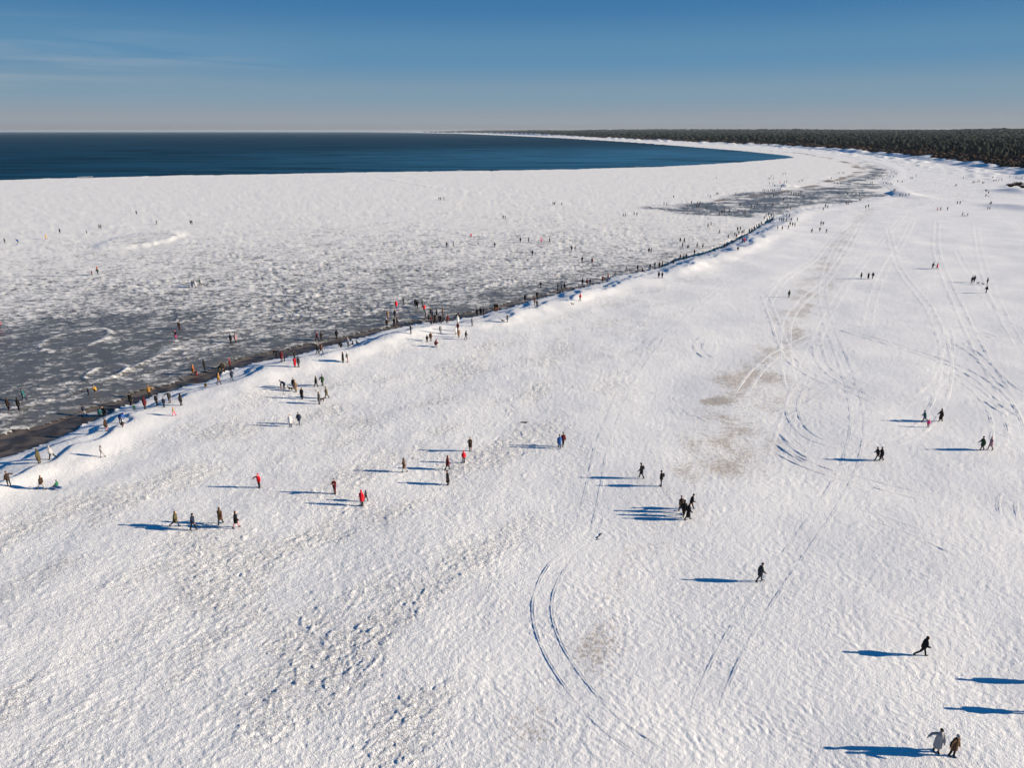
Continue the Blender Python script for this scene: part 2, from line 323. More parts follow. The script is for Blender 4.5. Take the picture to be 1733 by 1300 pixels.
# tidal channel beside the scarp
zc = -.13+.05*fbm(U/3, W/1.2, 110, 2)
zi = zi*sstep(0, 2.5, dc)+(-.02)*(1-sstep(0, 2.5, dc))
GZ = np.where(isb, zb, np.where(ischan, zc, np.where(issea, -1.2, zi)))
cover = np.clip(cover+.0*GZ, 0, 1.2)
# sand showing through the snow
tb = np.full(GX.shape, 1e9); sd = np.zeros(GX.shape)
for i in range(len(SAND_BAND)-1):
    d = dist(GX, GY, SAND_BAND[i:i+2]); sd = np.maximum(sd, SAND_K[i]*np.exp(-(d/(.5*(SAND_W[i]+SAND_W[i+1])))**2))
sand = sd*(.55+.5*sstep(-.3, .4, fbm(GX/5, GY/7, 120, 3)))
for (px, py, r1, k) in ((1207, 682, 1.3, 1.5), (1230, 640, 3, .5), (1240, 790, 4, .35), (1330, 760, 6, .25), (1390, 690, 7, .35), (1450, 660, 7, .3), (1000, 1100, 2.2, .35), (905, 1250, 1.6, .4), (1350, 840, 6, .25)):
    p = flat(px, py, .6); sand += k*np.exp(-(((GX-p[0])/(r1*1.3))**2+((GY-p[1])/r1)**2))
sand = np.where(isb, sand, isand)
land = np.where(isfor, sstep(0, 18, dfor), 0)
edge = np.where(ischan, .25*sstep(1.2, .2, dc)+.1, 0)
# ------------------------------------------------------------------ split the one sheet by what it is
NRg, NCg = GX.shape
qi = (np.arange(NRg-1)[:, None]*NCg+np.arange(NCg-1)[None, :])
def cen(a): return a[:-1, :-1]
zone = np.where(cen(isb), 0, np.where(cen(ischan), 2, 1))
allsea = issea[:-1, :-1] & issea[1:, :-1] & issea[:-1, 1:] & issea[1:, 1:]
zone = np.where(allsea, 9, zone)
def sheet(name, zid, mat, attrs):
    q = qi[zone == zid]; quads = np.stack([q, q+1, q+NCg+1, q+NCg], 1)
    used, inv = np.unique(quads, return_inverse=True); quads = inv.reshape(quads.shape)
    me = bpy.data.meshes.new(name); nv, nf = len(used), len(quads)
    me.vertices.add(nv); me.loops.add(nf*4); me.polygons.add(nf)
    co = np.stack([GX.ravel()[used], GY.ravel()[used], GZ.ravel()[used]], 1).astype(np.float32)
    me.vertices.foreach_set('co', co.ravel()); me.loops.foreach_set('vertex_index', quads[:, ::-1].ravel().astype(np.int32))
    me.polygons.foreach_set('loop_start', np.arange(0, nf*4, 4, dtype=np.int32))
    me.update(calc_edges=True)
    me.polygons.foreach_set('use_smooth', np.ones(nf, bool))
    for k, a in attrs.items():
        at = me.attributes.new(k, 'FLOAT', 'POINT'); at.data.foreach_set('value', a.ravel()[used].astype(np.float32))
    me.materials.append(mat)
    o = bpy.data.objects.new(name, me); col.objects.link(o); o['kind'] = 'structure'
    return o
sheet('snowy_beach_ground', 0, M['snow'], {'sand': sand, 'land': land, 'lump': np.where(isb, np.clip((1-smooth*.8)*(1-.88*right)*(.28+.72*patch)*sstep(1, 5, s), 0, 1), 0)})
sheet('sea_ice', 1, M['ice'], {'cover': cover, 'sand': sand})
sheet('tidal_channel', 2, M['wet'], {'edge': edge, 'slush': sstep(110, 240, GR)})
def gz_at(x, y):                             # height of the sheet under a point
    r = math.hypot(x, y); a = math.atan2(x, y); dep = math.degrees(math.atan2(H, r))
    i = int(np.clip(np.searchsorted(-DEP, -dep)-1, 0, NRg-2)); fj = (a-AZ[0])/(AZ[1]-AZ[0]); j = int(np.clip(math.floor(fj), 0, NCg-2))
    fi = np.clip((r-RR[i])/(RR[i+1]-RR[i]), 0, 1); fj = np.clip(fj-j, 0, 1)
    return float((GZ[i, j]*(1-fj)+GZ[i, j+1]*fj)*(1-fi)+(GZ[i+1, j]*(1-fj)+GZ[i+1, j+1]*fj)*fi)
def ground(x, y):                            # pixel -> point where that sight line meets the sheet
    d = ray(x, y); a = math.atan2(d[0], d[1]); el = math.degrees(math.atan2(-d[2], math.hypot(d[0], d[1])))
    j = int(np.clip(round((a-AZ[0])/(AZ[1]-AZ[0])), 0, NCg-1))
    dep = np.degrees(np.arctan2(H-np.maximum(GZ[:, j], -.1), RR))
    k = int(np.argmax(dep <= el)); k = max(k, 1)
    t = (dep[k-1]-el)/max(dep[k-1]-dep[k], 1e-9); r = RR[k-1]+(RR[k]-RR[k-1])*min(max(t, 0), 1)
    X, Y = r*math.sin(a), r*math.cos(a)
    return X, Y, gz_at(X, Y)
# sea to the horizon
so = mesh_obj('sea', [(-90000, 200, -.06), (90000, 200, -.06), (90000, 120000, -.06), (-90000, 120000, -.06)], [(0, 1, 2, 3)], [M['sea']], smooth=False)
so['kind'] = 'structure'
# ------------------------------------------------------------------ people: one body mesh per pose, coat and headwear as children
def tube(pts, rad, n=10):                    # closed tapered tube through points, radii (across, deep)
    P_ = [Vector(p) for p in pts]; V = []; F = []
    P_ = [P_[0]+(P_[0]-P_[1]).normalized()*min(rad[0])*.6]+P_+[P_[-1]+(P_[-1]-P_[-2]).normalized()*min(rad[-1])*.6]
    rad = [(rad[0][0]*.55, rad[0][1]*.55)]+list(rad)+[(rad[-1][0]*.55, rad[-1][1]*.55)]
    for i, p in enumerate(P_):
        d = (P_[min(i+1, len(P_)-1)]-P_[max(i-1, 0)]).normalized()
        x = Vector((1, 0, 0)); x = (x-d*x.dot(d))
        if x.length < .3: x = Vector((0, 1, 0)); x = x-d*x.dot(d)
        x.normalize(); y = d.cross(x)
        for k in range(n):
            a = 2*math.pi*k/n; V.append(p+x*math.cos(a)*rad[i][0]+y*math.sin(a)*rad[i][1])
    for i in range(len(P_)-1):
        for k in range(n): F.append((i*n+k, i*n+(k+1) % n, (i+1)*n+(k+1) % n, (i+1)*n+k))
    F.append(tuple(range(n))[::-1]); F.append(tuple(range((len(P_)-1)*n, len(P_)*n)))
    return V, F
def ball(c, r, n=10, m=7):
    V = [Vector(c)+Vector((r[0]*math.sin(math.pi*j/m)*math.cos(2*math.pi*i/n), r[1]*math.sin(math.pi*j/m)*math.sin(2*math.pi*i/n), r[2]*math.cos(math.pi*j/m))) for j in range(1, m) for i in range(n)]
    t = len(V); V += [Vector(c)+Vector((0, 0, r[2])), Vector(c)-Vector((0, 0, r[2]))]
    F = [(j*n+i, (j+1)*n+i, (j+1)*n+(i+1) % n, j*n+(i+1) % n) for j in range(m-2) for i in range(n)]
    F += [(t, i, (i+1) % n) for i in range(n)]+[((m-2)*n+(i+1) % n, (m-2)*n+i, t+1) for i in range(n)]
    return V, F
def merge(parts):
    V = []; F = []
    for v, f in parts:
        o = len(V); V += list(v); F += [tuple(i+o for i in q) for q in f]
    return V, F
def fused(V, F, voxel, ratio):               # one continuous surface out of overlapping limbs
    o = mesh_obj('tmp', V, F, []); m = o.modifiers.new('r', 'REMESH'); m.mode = 'VOXEL'; m.voxel_size = voxel
    k = o.modifiers.new('s', 'SMOOTH'); k.iterations = 2; k.factor = .5
    d = o.modifiers.new('d', 'DECIMATE'); d.ratio = ratio
    dg = bpy.context.evaluated_depsgraph_get(); me = bpy.data.meshes.new_from_object(o.evaluated_get(dg)); bpy.data.objects.remove(o)
    me.polygons.foreach_set('use_smooth', [True]*len(me.polygons)); return me
# pose: lean, (thigh, knee) left and right, (pitch, out, elbow) left and right
POSES = {'stand': (2, (2, 2), (-3, 2), (4, 9, 14), (-4, 9, 18)), 'pocket': (3, (-4, 3), (5, 6), (-14, 16, 62), (-12, 16, 60)),
    'walk': (5, (18, 6), (-15, 12), (-24, 9, 16), (22, 9, 28)), 'walkb': (5, (-14, 12), (17, 5), (20, 10, 25), (-22, 9, 15)),
    'stride': (11, (24, 10), (-30, 24), (-14, 12, 50), (10, 14, 60)), 'photo': (-2, (4, 4), (-5, 2), (42, 8, 95), (48, 10, 92)),
    'bend': (62, (18, 22), (6, 16), (12, 6, 10), (24, 8, 12)), 'crouch': (28, (92, 128), (78, 122), (30, 10, 40), (38, 12, 30)),
    'sit': (-4, (86, 38), (80, 30), (24, 16, 30), (20, 16, 36)), 'armout': (3, (4, 4), (-6, 4), (4, 12, 16), (16, 72, 8)),
    'hold': (3, (10, 4), (-8, 6), (6, 38, 8), (6, 10, 20)), 'armsup': (0, (14, 10), (-10, 8), (60, 60, 40), (70, 55, 30))}
def skeleton(pose):
    lean, lgl, lgr, al, ar = POSES[pose]; J = {}; l = R(lean); up = Vector((0, math.sin(l), math.cos(l))); fw = Vector((0, math.cos(l), -math.sin(l)))
    pel = Vector((0, 0, .92)); J['pel'] = pel; J['waist'] = pel+up*.18; J['chest'] = pel+up*.40; J['neck'] = pel+up*.55
    l2 = R(lean*.55); up2 = Vector((0, math.sin(l2), math.cos(l2))); J['head'] = J['neck']+up2*.095+Vector((0, .02, 0)); J['up2'] = up2
    for sd, sg, (a, k), (p, b, e) in (('l', -1, lgl, al), ('r', 1, lgr, ar)):
        a, k, p, b, e = map(R, (a, k, p, b, e))
        hip = pel+Vector((sg*.09, 0, -.03)); kn = hip+Vector((sg*.012, math.sin(a), -math.cos(a)))*.42
        an = kn+Vector((0, math.sin(a-k), -math.cos(a-k)))*.40; ft = max(min(a-k, .5), -.9)
        toe = an+Vector((sg*.02, .17*math.cos(ft), .17*math.sin(ft)-.045)); hl = an+Vector((0, -.05, -.04))
        J[sd] = (hip, kn, an, hl, toe)
        sh = J['chest']+up*.035+Vector((sg*.168, 0, 0))
        el = sh+Vector((sg*math.sin(b), math.cos(b)*math.sin(p), -math.cos(b)*math.cos(p)))*.29
        b2 = b*.55 if e < .8 else -.35
        wr = el+Vector((sg*math.sin(b2), math.cos(b2)*math.sin(p+e), -math.cos(b2)*math.cos(p+e)))*.25
        hd = wr+(wr-el).normalized()*.12; J['a'+sd] = (sh, el, wr, hd)
    lo = min([J['pel'].z-.13]+[v.z-.035 for q in 'lr' for v in (J[q][2], J[q][3], J[q][4])])
    for k_, v in J.items():
        if k_ == 'up2': continue
        J[k_] = tuple(q-Vector((0, 0, lo)) for q in v) if isinstance(v, tuple) else v-Vector((0, 0, lo))
    return J
def body_mesh(J):
    parts = [tube([J['pel']-Vector((0, 0, .06)), J['waist'], J['chest'], J['neck']], [(.155, .115), (.14, .10), (.17, .115), (.07, .07)]),
             tube([J['neck'], J['head']], [(.058, .06), (.058, .065)]), ball(J['head']+J['up2']*.065+Vector((0, .012, 0)), (.078, .098, .115)),
             ball(J['head']+J['up2']*.05+Vector((0, .115, 0)), (.018, .03, .025), 6, 5), ball(J['head']+J['up2']*.0+Vector((0, .075, 0)), (.05, .035, .035), 6, 5)]
    for q in 'lr':
        hip, kn, an, hl, toe = J[q]; sh, el, wr, hd = J['a'+q]
        parts += [tube([hip, (hip+kn)/2, kn, (kn+an)/2, an], [(.095, .10), (.085, .09), (.065, .07), (.062, .068), (.05, .055)]),
                  tube([hl, an*.4+toe*.6, toe], [(.045, .05), (.05, .042), (.042, .03)]), tube([an, hl], [(.05, .055), (.046, .05)]),
                  tube([sh, el, wr], [(.062, .062), (.05, .05), (.036, .036)]), tube([wr, hd], [(.04, .026), (.042, .022)]),
                  tube([wr*.6+hd*.4, wr*.2+hd*.8+Vector((0, .05, 0))], [(.016, .016), (.014, .014)], 6)]
    me = fused(*merge(parts), .021, .30)
    for m in range(3): me.materials.append(None)
    segs = [(J['neck'], J['head']+J['up2']*.1, 0)]
    for q in 'lr':
        hip, kn, an, hl, toe = J[q]; sh, el, wr, hd = J['a'+q]
        segs += [(wr, hd, 0), (J['pel'], hip, 1), (hip, kn, 1), (kn, an+(kn-an)*.3, 1), (an+(kn-an)*.18, hl, 2), (hl, toe, 2), (sh, el, 1), (el, wr, 1)]
    segs += [(J['pel'], J['chest'], 1)]
    C = np.array([p.center for p in me.polygons]); best = np.full(len(C), 9.); idx = np.zeros(len(C), int)
    for a, b, k in segs:
        a = np.array(a); b = np.array(b); e = b-a; t = np.clip(((C-a)@e)/max(e@e, 1e-6), 0, 1); d = np.linalg.norm(C-a-t[:, None]*e, axis=1)
        n_ = d < best; best[n_] = d[n_]; idx[n_] = k
    me.polygons.foreach_set('material_index', idx.astype(np.int32)); return me
def coat_mesh(J, length):                    # 0 jacket, 1 parka, 2 long coat
    dn = (.10, .30, .52)[length]; up = (J['chest']-J['pel']).normalized()
    legs = (J['l'][1]+J['r'][1])/2; dirn = (legs-J['pel']); dirn = (dirn.normalized()*.6+Vector((0, 0, -1))*.4).normalized() if dirn.length > .1 else Vector((0, 0, -1))
    hem = J['pel']+dirn*dn; wide = (.205, .225, .24)[length]
    parts = [tube([hem, J['pel'], J['waist'], J['chest'], J['neck']-up*.02], [(wide, wide*.9), (.215, .18), (.20, .17), (.205, .17), (.085, .09)], 12),
             tube([J['neck']-up*.05, J['neck']+up*.035], [(.10, .10), (.085, .09)])]
    for q in 'lr':
        sh, el, wr, hd = J['a'+q]
        parts.append(tube([sh, el, wr*.93+el*.07], [(.088, .095), (.080, .084), (.064, .064)]))
    return fused(*merge(parts), .028, .42)
def head_mesh(J, kind):
    c = J['head']+J['up2']*.075+Vector((0, .005, 0)); u = J['up2']
    if kind == 'hat':
        parts = [ball(c+u*.042, (.100, .116, .095), 12, 9), tube([c+u*.012, c+u*.045], [(.106, .120), (.106, .120)], 14)]
    elif kind == 'hood':
        parts = [ball(c+u*.01-Vector((0, .035, 0)), (.112, .108, .135), 12, 9), tube([J['neck']-Vector((0, .06, 0)), c-Vector((0, .06, 0))], [(.085, .07), (.095, .08)])]
    else:
        parts = [ball(c+u*.025-Vector((0, .022, 0)), (.094, .104, .115)), tube([c-Vector((0, .075, 0)), J['neck']-Vector((0, .085, .02))], [(.075, .045), (.07, .035)])]
    return fused(*merge(parts), .02, .5)
def pack_mesh(J):
    up = (J['chest']-J['pel']).normalized(); bk = up.cross(Vector((1, 0, 0))).normalized(); bk = bk if bk.y < 0 else -bk
    return fused(*merge([tube([J['waist']+bk*.20, J['chest']+bk*.22+up*.08], [(.15, .09), (.14, .085)], 12), tube([J['waist']+bk*.29+up*.02, J['waist']+bk*.29+up*.14], [(.10, .04), (.09, .035)])]), .026, .4)
SK = {p: skeleton(p) for p in POSES}; BODY = {p: body_mesh(SK[p]) for p in POSES}; CACHE = {}
def cached(key, fn):
    if key not in CACHE: CACHE[key] = fn()
    return CACHE[key]
COL = dict(bk=(.012, .012, .014), nv=(.013, .02, .045), dg=(.04, .042, .046), gy=(.30, .30, .32), br=(.085, .05, .03), db=(.035, .023, .018), rd=(.62, .02, .035),
    dr=(.095, .014, .02), tn=(.27, .18, .11), ms=(.24, .125, .03), gn=(.025, .05, .03), ol=(.075, .065, .035), bl=(.025, .09, .30), tl=(.018, .08, .10),
    pk=(.80, .05, .22), pp=(.50, .26, .28), wt=(.72, .71, .68), or_=(.30, .10, .03), mv=(.34, .20, .23), gg=(.025, .13, .07), jn=(.04, .06, .11), yl=(.45, .25, .04), sk=(.55, .34, .25), hr=(.03, .018, .01))
def cloth(k):
    def mk():
        m = new_mat('fabric '+k, COL[k], .9, .15); b = NB(m)
        c = COL[k]; b.color(b.mix(b.noise(9, 3), tuple(v*.75 for v in c), tuple(min(v*1.25, .85) for v in c))); b.bump(b.noise(14, 3), .5, .03); return m
    return cached(('mat', k), mk)
def slot(o, i, m): o.material_slots[i].link = 'OBJECT'; o.material_slots[i].material = m
HEAD = {'A': 0, 'R': 90, 'T': 180, 'L': 270}
def add_mesh(name, me, parent, mat):
    o = bpy.data.objects.new(name, me); col.objects.link(o)
    if parent: o.parent = parent
    if not me.materials: me.materials.append(None)
    slot(o, 0, mat); return o
LABELS = []
def person(x, y, pose, face, coat, legs, label, head='hat', hc=None, length=1, size=1.0, pack=None, group=None, lod=False, sink=.03):
    X, Y, Z = ground(x, y); rs = random.Random(int(x*31+y*7)); J = SK[pose]
    hc = hc or rs.choice(['bk', 'dg', 'db', 'nv']); child = size < .85
    if lod:                                  # far figures: body and clothing as one small mesh
        def mk():
            ms = [BODY[pose], cached(('coat', pose, length), lambda: coat_mesh(J, length)), cached(('head', pose, head), lambda: head_mesh(J, head))]
            V = []; F = []; I = []
            for q, me in enumerate(ms):
                o0 = len(V); V += [v.co.copy() for v in me.vertices]
                for p in me.polygons: F.append(tuple(i+o0 for i in p.vertices)); I.append(p.material_index if q == 0 else q+2)
            t = bpy.data.meshes.new('person'); t.from_pydata(V, [], F)
            for _ in range(5): t.materials.append(None)
            t.polygons.foreach_set('material_index', I); t.polygons.foreach_set('use_smooth', [True]*len(I)); t.update(); return t
        o = bpy.data.objects.new('person', cached(('lod', pose, length, head), mk)); col.objects.link(o)
        slot(o, 3, cloth(coat)); slot(o, 4, cloth(coat if head == 'hood' else hc))
    else:
        o = bpy.data.objects.new('person', BODY[pose]); col.objects.link(o)
        add_mesh('coat', cached(('coat', pose, length), lambda: coat_mesh(J, length)), o, cloth(coat))
        add_mesh({'hat': 'woolly_hat', 'hood': 'hood', 'hair': 'hair'}[head], cached(('head', pose, head), lambda: head_mesh(J, head)), o, cloth(coat if head == 'hood' else ('hr' if head == 'hair' and hc in ('bk', 'dg', 'nv') else hc)))
        if pack: add_mesh('backpack', cached(('pack', pose), lambda: pack_mesh(J)), o, cloth(pack))
    slot(o, 0, cloth('sk')); slot(o, 1, cloth(legs)); slot(o, 2, cloth('bk'))
    sz = size*rs.uniform(.97, 1.04)
    o.location = (X, Y, Z-sink); o.scale = (sz*(1.04 if child else 1), sz*(1.04 if child else 1), sz)
    o.rotation_euler = (0, 0, -R((HEAD[face] if isinstance(face, str) else face)+rs.uniform(-14, 14)))
    tag(o, label, 'person', group or 'people walking on the snowy beach and the ice'); LABELS.append(label)
    return o
# ------------------------------------------------------------------ people near enough to describe one by one
P = person
# right-hand beach
P(1560, 1111, 'stride', 'R', 'bk', 'bk', 'lone person striding in black jacket with the hood up, near lower right corner', 'hood', length=0)
P(1584, 1273, 'armout', 200, 'gy', 'tn', 'person in long pale grey coat swinging one arm, beside brown-coated companion', 'hat', 'dg', length=2)
P(1611, 1281, 'armout', 170, 'br', 'bk', 'person in brown coat and black trousers with arm raised, beside long grey coat', 'hat', 'gy', 1)
P(1786, 1156, 'walk', 'R', 'dg', 'bk', 'person just outside the right edge, casting the upper of two long shadows', 'hood', length=1)
P(1760, 1208, 'pocket', 'R', 'nv', 'bk', 'person just outside the right edge, casting the lower of two long shadows', 'hood', length=1)
P(1285, 985, 'walk', 'R', 'dg', 'dg', 'lone walker in dark grey-green coat with a long blue shadow, empty snow around', 'hat', 'dg', 1)
P(1085, 809.5, 'walkb', 'L', 'bk', 'bk', 'person in black with dark backpack, farther of two hikers with backpacks', 'hat', 'bk', 1, pack='dg')
P(1118.5, 823, 'stand', 'L', 'bk', 'jn', 'person in black with grey backpack, nearer of two hikers with backpacks', 'hat', 'bk', 0, pack='dg')
P(1169, 862, 'stride', 'R', 'bk', 'bk', 'rearmost of the tight group of four in black, leg stretched back', 'hat', 'bk', 0)
P(1152, 867.5, 'walk', 'A', 'db', 'bk', 'leftmost of the tight group of four, dark brown coat and pinkish hat', 'hat', 'mv', 1)
P(1157, 874.5, 'walkb', 'A', 'bk', 'bk', 'middle person of the tight group of four, black coat and black hood', 'hood', 'bk', 1)
P(1164, 880, 'walk', 'R', 'bk', 'bk', 'nearest of the tight group of four, long black coat', 'hair', 'bk', 2)
P(1563.5, 715, 'stride', 'L', 'tl', 'bk', 'person in teal jacket and black trousers walking with a pink-clad child', 'hat', 'bk', 0)
P(1570, 723.5, 'stand', 'T', 'pk', 'bk', 'small child in pink jacket between teal jacket and long black coat', 'hat', 'pp', 0, .66)
P(1591, 713.5, 'walk', 'L', 'db', 'bk', 'person in long dark coat walking behind the pink-clad child', 'hair', 'bk', 2)
P(1661, 762.5, 'walk', 'L', 'gn', 'bk', 'person in dark green coat walking beside mauve coat near right edge', 'hat', 'dg', 1)
P(1675, 762, 'walkb', 'L', 'mv', 'br', 'person in mauve pink coat walking beside dark green coat', 'hat', 'pp', 1)
P(1484, 779, 'stride', 'L', 'bk', 'bk', 'left person of the pair in black beside the curved tyre tracks', 'hat', 'bk', 0)
P(1490.5, 780, 'walk', 'L', 'bk', 'bk', 'right person of the pair in black beside the curved tyre tracks', 'hat', 'dg', 1)
P(1335, 503, 'stand', 'A', 'gn', 'dg', 'lone person in dark green coat amid faint tyre tracks in mid beach', 'hood', length=1)
P(1457, 472, 'stand', 'L', 'nv', 'nv', 'navy-clad person, left one of three strolling on mid beach', 'hat', 'nv', 1)
P(1469, 472.5, 'walk', 'A', 'bk', 'bk', 'black-clad person in the middle of three strolling on mid beach', 'hat', 'bk', 2)
P(1476.5, 472, 'walkb', 'A', 'dg', 'bk', 'grey-clad person, right one of three strolling on mid beach', 'hat', 'wt', 0)
P(1578, 454.5, 'walk', 'R', 'dg', 'bk', 'dark-coated person walking left of the red coat on right beach', 'hat', 'bk', 1)
P(1585.5, 455.5, 'walkb', 'R', 'rd', 'dr', 'person in red coat walking right of a dark coat on right beach', 'hat', 'dr', 1)
P(1644, 479, 'stand', 'T', 'bk', 'bk', 'left one of a close black pair standing with two small dogs near', 'hat', 'bk', 1)
P(1648, 478, 'pocket', 'T', 'nv', 'bk', 'right one of a close dark pair standing left of two small dogs', 'hat', 'bk', 1)
P(1670, 482, 'stand', 'L', 'bk', 'bk', 'black-clad person standing just right of two small dogs', 'hat', 'db', 0)
P(1668.5, 496, 'walk', 'L', 'bk', 'bk', 'black-clad person walking below the people with two small dogs', 'hood', length=0)
# middle beach
P(946.5, 758.8, 'walk', 'A', 'bl', 'nv', 'person in blue coat walking beside a red jacket on middle beach', 'hat', 'nv', 1)
P(953, 755.3, 'walkb', 'A', 'dr', 'bk', 'person in dark red jacket walking right behind the blue coat', 'hat', 'bk', 0)
P(796, 764, 'photo', 'T', 'db', 'dr', 'person in dark red-brown coat holding hands to face, upper of five scattered figures', 'hair', 'br', 1)
P(785, 783.3, 'stand', 'A', 'rd', 'bk', 'short figure in bright red jacket and black trousers between brown coats', 'hood', length=0, size=.84)
P(757.5, 795.8, 'walk', 'R', 'dr', 'bk', 'person in maroon-brown coat directly above the long black coat', 'hood', length=1)
P(758, 821, 'stand', 'L', 'bk', 'bk', 'person in ankle-long black coat with a straight blue shadow', 'hat', 'bk', 2)
P(684.5, 799.8, 'walk', 'L', 'br', 'gy', 'person in brown coat and pale trousers walking on lumpy snow', 'hood', length=1)
P(612.8, 856, 'stand', 'A', 'rd', 'bk', 'person in bright red hooded coat and black trousers with dark child behind', 'hood', length=1)
P(619.5, 848.7, 'walk', 'R', 'dg', 'bk', 'dark-clad child half hidden behind the bright red hooded coat', 'hat', 'bk', 0, .72)
P(567, 836, 'photo', 'T', 'dr', 'dr', 'person in dark red suit raising a phone, left of bright red coat', 'hair', 'bk', 0)
P(439, 825.6, 'armout', 200, 'rd', 'bk', 'person in bright red hooded jacket with arm out, alone on lumpy snow', 'hood', length=0, size=.92)
P(298, 892, 'stride', 'R', 'ol', 'jn', 'person in olive-brown hooded coat and jeans, leftmost of the row of four', 'hood', length=1)
P(328, 898, 'walk', 'R', 'nv', 'bk', 'person in navy jacket walking, second from left of the row of four', 'hat', 'bk', 0)
P(374, 887.8, 'walkb', 'A', 'br', 'bk', 'person in brown hooded parka, third from left of the row of four', 'hood', length=1)
P(400.4, 894, 'walk', 'R', 'bk', 'pp', 'person in black parka with bare-toned leggings, rightmost of the row of four', 'hair', 'bk', 1)
P(492, 722.5, 'stand', 'T', 'wt', 'dg', 'person in cream white coat with brown hair beside a navy coat', 'hair', 'br', 1)
P(506.6, 718.5, 'walk', 'T', 'nv', 'jn', 'person in navy-black coat and jeans beside the cream white coat', 'hat', 'bk', 1)
P(511.5, 675.4, 'stand', 'T', 'bk', 'bk', 'person in long black hooded coat below the child and bending adult', 'hood', length=2)
P(553.3, 674.4, 'walk', 'L', 'ol', 'bk', 'person in dark olive coat standing right of the brown dog', 'hat', 'bk', 1)
P(540.5, 684, 'stand', 'R', 'dg', 'dg', 'person in dark grey beside the brown dog', 'hood', length=1)
P(482, 658.7, 'bend', 'L', 'nv', 'bk', 'adult in dark blue coat bending over a small pale child', 'hat', 'bk', 1)
P(475.8, 658.3, 'stand', 'R', 'pp', 'mv', 'small pale pink child in front of the bending dark blue adult', 'hat', 'pp', 0, .6)
P(497.4, 657.7, 'stand', 'T', 'bk', 'bk', 'dark-clad person standing behind the tan coat near the black dog', 'hair', 'br', 1)
P(501, 663, 'stand', 'T', 'tn', 'db', 'person in long tan coat right of the small black dog', 'hood', length=2)
P(535, 654.8, 'walk', 'R', 'bk', 'bk', 'person in black holding hands with the green-coated partner', 'hair', 'bk', 1)
P(546, 652.8, 'hold', 'A', 'gn', 'gn', 'person in dark green coat with arm stretched out, holding a partner\'s hand', 'hat', 'ol', 1)
P(580.8, 613.6, 'stand', 'R', 'bk', 'bk', 'person in long black coat beside a pale slim figure above the couple', 'hood', length=2)
P(588.6, 613, 'walk', 'A', 'gy', 'pp', 'pale grey slim figure right of the long black coat', 'hat', 'wt', 0)
# along the scarp and channel, from the left
P(16, 823, 'armout', 300, 'db', 'bk', 'person in dark brown jacket with arm out at the left picture edge', 'hat', 'br', 0)
P(71.5, 829, 'stride', 'R', 'db', 'gy', 'person in dark brown jacket and grey trousers pulling a child on a sled', 'hair', 'br', 0)
P(67, 784, 'stand', 'L', 'ol', 'ol', 'person in long olive-brown coat low behind the snow ledge at left', 'hood', length=2)
P(89, 778, 'stride', 'L', 'gy', 'bk', 'person in pale grey-green jacket stepping off the ledge at left', 'hat', 'gy', 0)
P(174, 774.5, 'walk', 'L', 'gy', 'gy', 'slim figure in pale grey suit alone on the smooth bright slope', 'hair', 'br', 0, .86)
P(181, 729.5, 'stand', 'L', 'db', 'mv', 'person in dark brown coat on the ledge left of the blue coat', 'hat', 'br', 1)
P(204, 716.5, 'bend', 'R', 'bl', 'nv', 'adult in bright blue coat leaning over a child on the ledge', 'hood', length=0)
P(206, 723, 'crouch', 'R', 'bk', 'dr', 'dark crouching child with red sleeves below the bright blue coat', 'hat', 'wt', 0, .7)
P(15, 694, 'stand', 'A', 'db', 'dr', 'dark brown figure, left one of two standing on grey ice at left edge', 'hood', length=1)
P(32.5, 694, 'stand', 'A', 'bk', 'bk', 'black figure, right one of two standing on grey ice at left edge', 'hood', length=1)
P(41.5, 678, 'walk', 'L', 'tl', 'nv', 'person in blue-teal jacket walking on grey ice near left edge', 'hat', 'bk', 1)
P(150, 668, 'stand', 'A', 'nv', 'bk', 'small dark child standing left of a yellow child on the grey ice', 'hat', 'bk', 0, .62)
P(163, 664, 'crouch', 'L', 'yl', 'dr', 'yellow-clad child crouching on the grey ice right of a dark child', 'hat', 'tn', 0, .8)
P(143, 704, 'walk', 'L', 'nv', 'gy', 'person in navy jacket and grey trousers at the ice rim of the channel', 'hat', 'bk', 0)
P(168, 705, 'crouch', 'R', 'tl', 'tl', 'crouching figure in dark teal at the water channel edge', 'hat', 'bk', 1)
P(179, 703, 'crouch', 'L', 'bk', 'bk', 'crouching black figure right of the teal one at the channel edge', 'hat', 'tn', 0)
P(222, 686, 'stand', 'A', 'bk', 'bk', 'tall black-clad person standing in the dark channel above a green child', 'hat', 'bk', 1, 1.06)
P(228.5, 694, 'crouch', 'T', 'gg', 'gn', 'small green-clad child crouching below the tall black-clad person', 'hat', 'tn', 0, .68)
P(253.5, 672, 'armout', 330, 'ms', 'bk', 'person in mustard yellow jacket on the dark channel', 'hat', 'ms', 0)
P(246, 692.5, 'stand', 'A', 'dr', 'db', 'person in dark maroon coat on the scarp below the mustard jacket', 'hood', length=1)
P(266, 686, 'stand', 'T', 'dg', 'bk', 'person in dark grey coat on the scarp between maroon and navy', 'hat', 'bk', 1)
P(278, 689, 'stand', 'A', 'nv', 'nv', 'shorter navy-clad youngster on the scarp right of the grey coat', 'hat', 'nv', 0, .82)
P(287.5, 682, 'armout', 180, 'dg', 'br', 'person in dark jacket and light brown trousers on the scarp', 'hat', 'bk', 0)
P(307, 686.5, 'stand', 'L', 'bk', 'dg', 'person in black coat at the right end of the scarp group, above pink trousers', 'hood', length=1)
P(295, 704, 'walk', 'L', 'tn', 'pk', 'child in beige jacket and pink trousers on the bright slope', 'hat', 'pp', 0, .72)
P(327.5, 635, 'walk', 'R', 'or_', 'db', 'person in orange-brown coat with maroon child at the channel', 'hood', length=1)
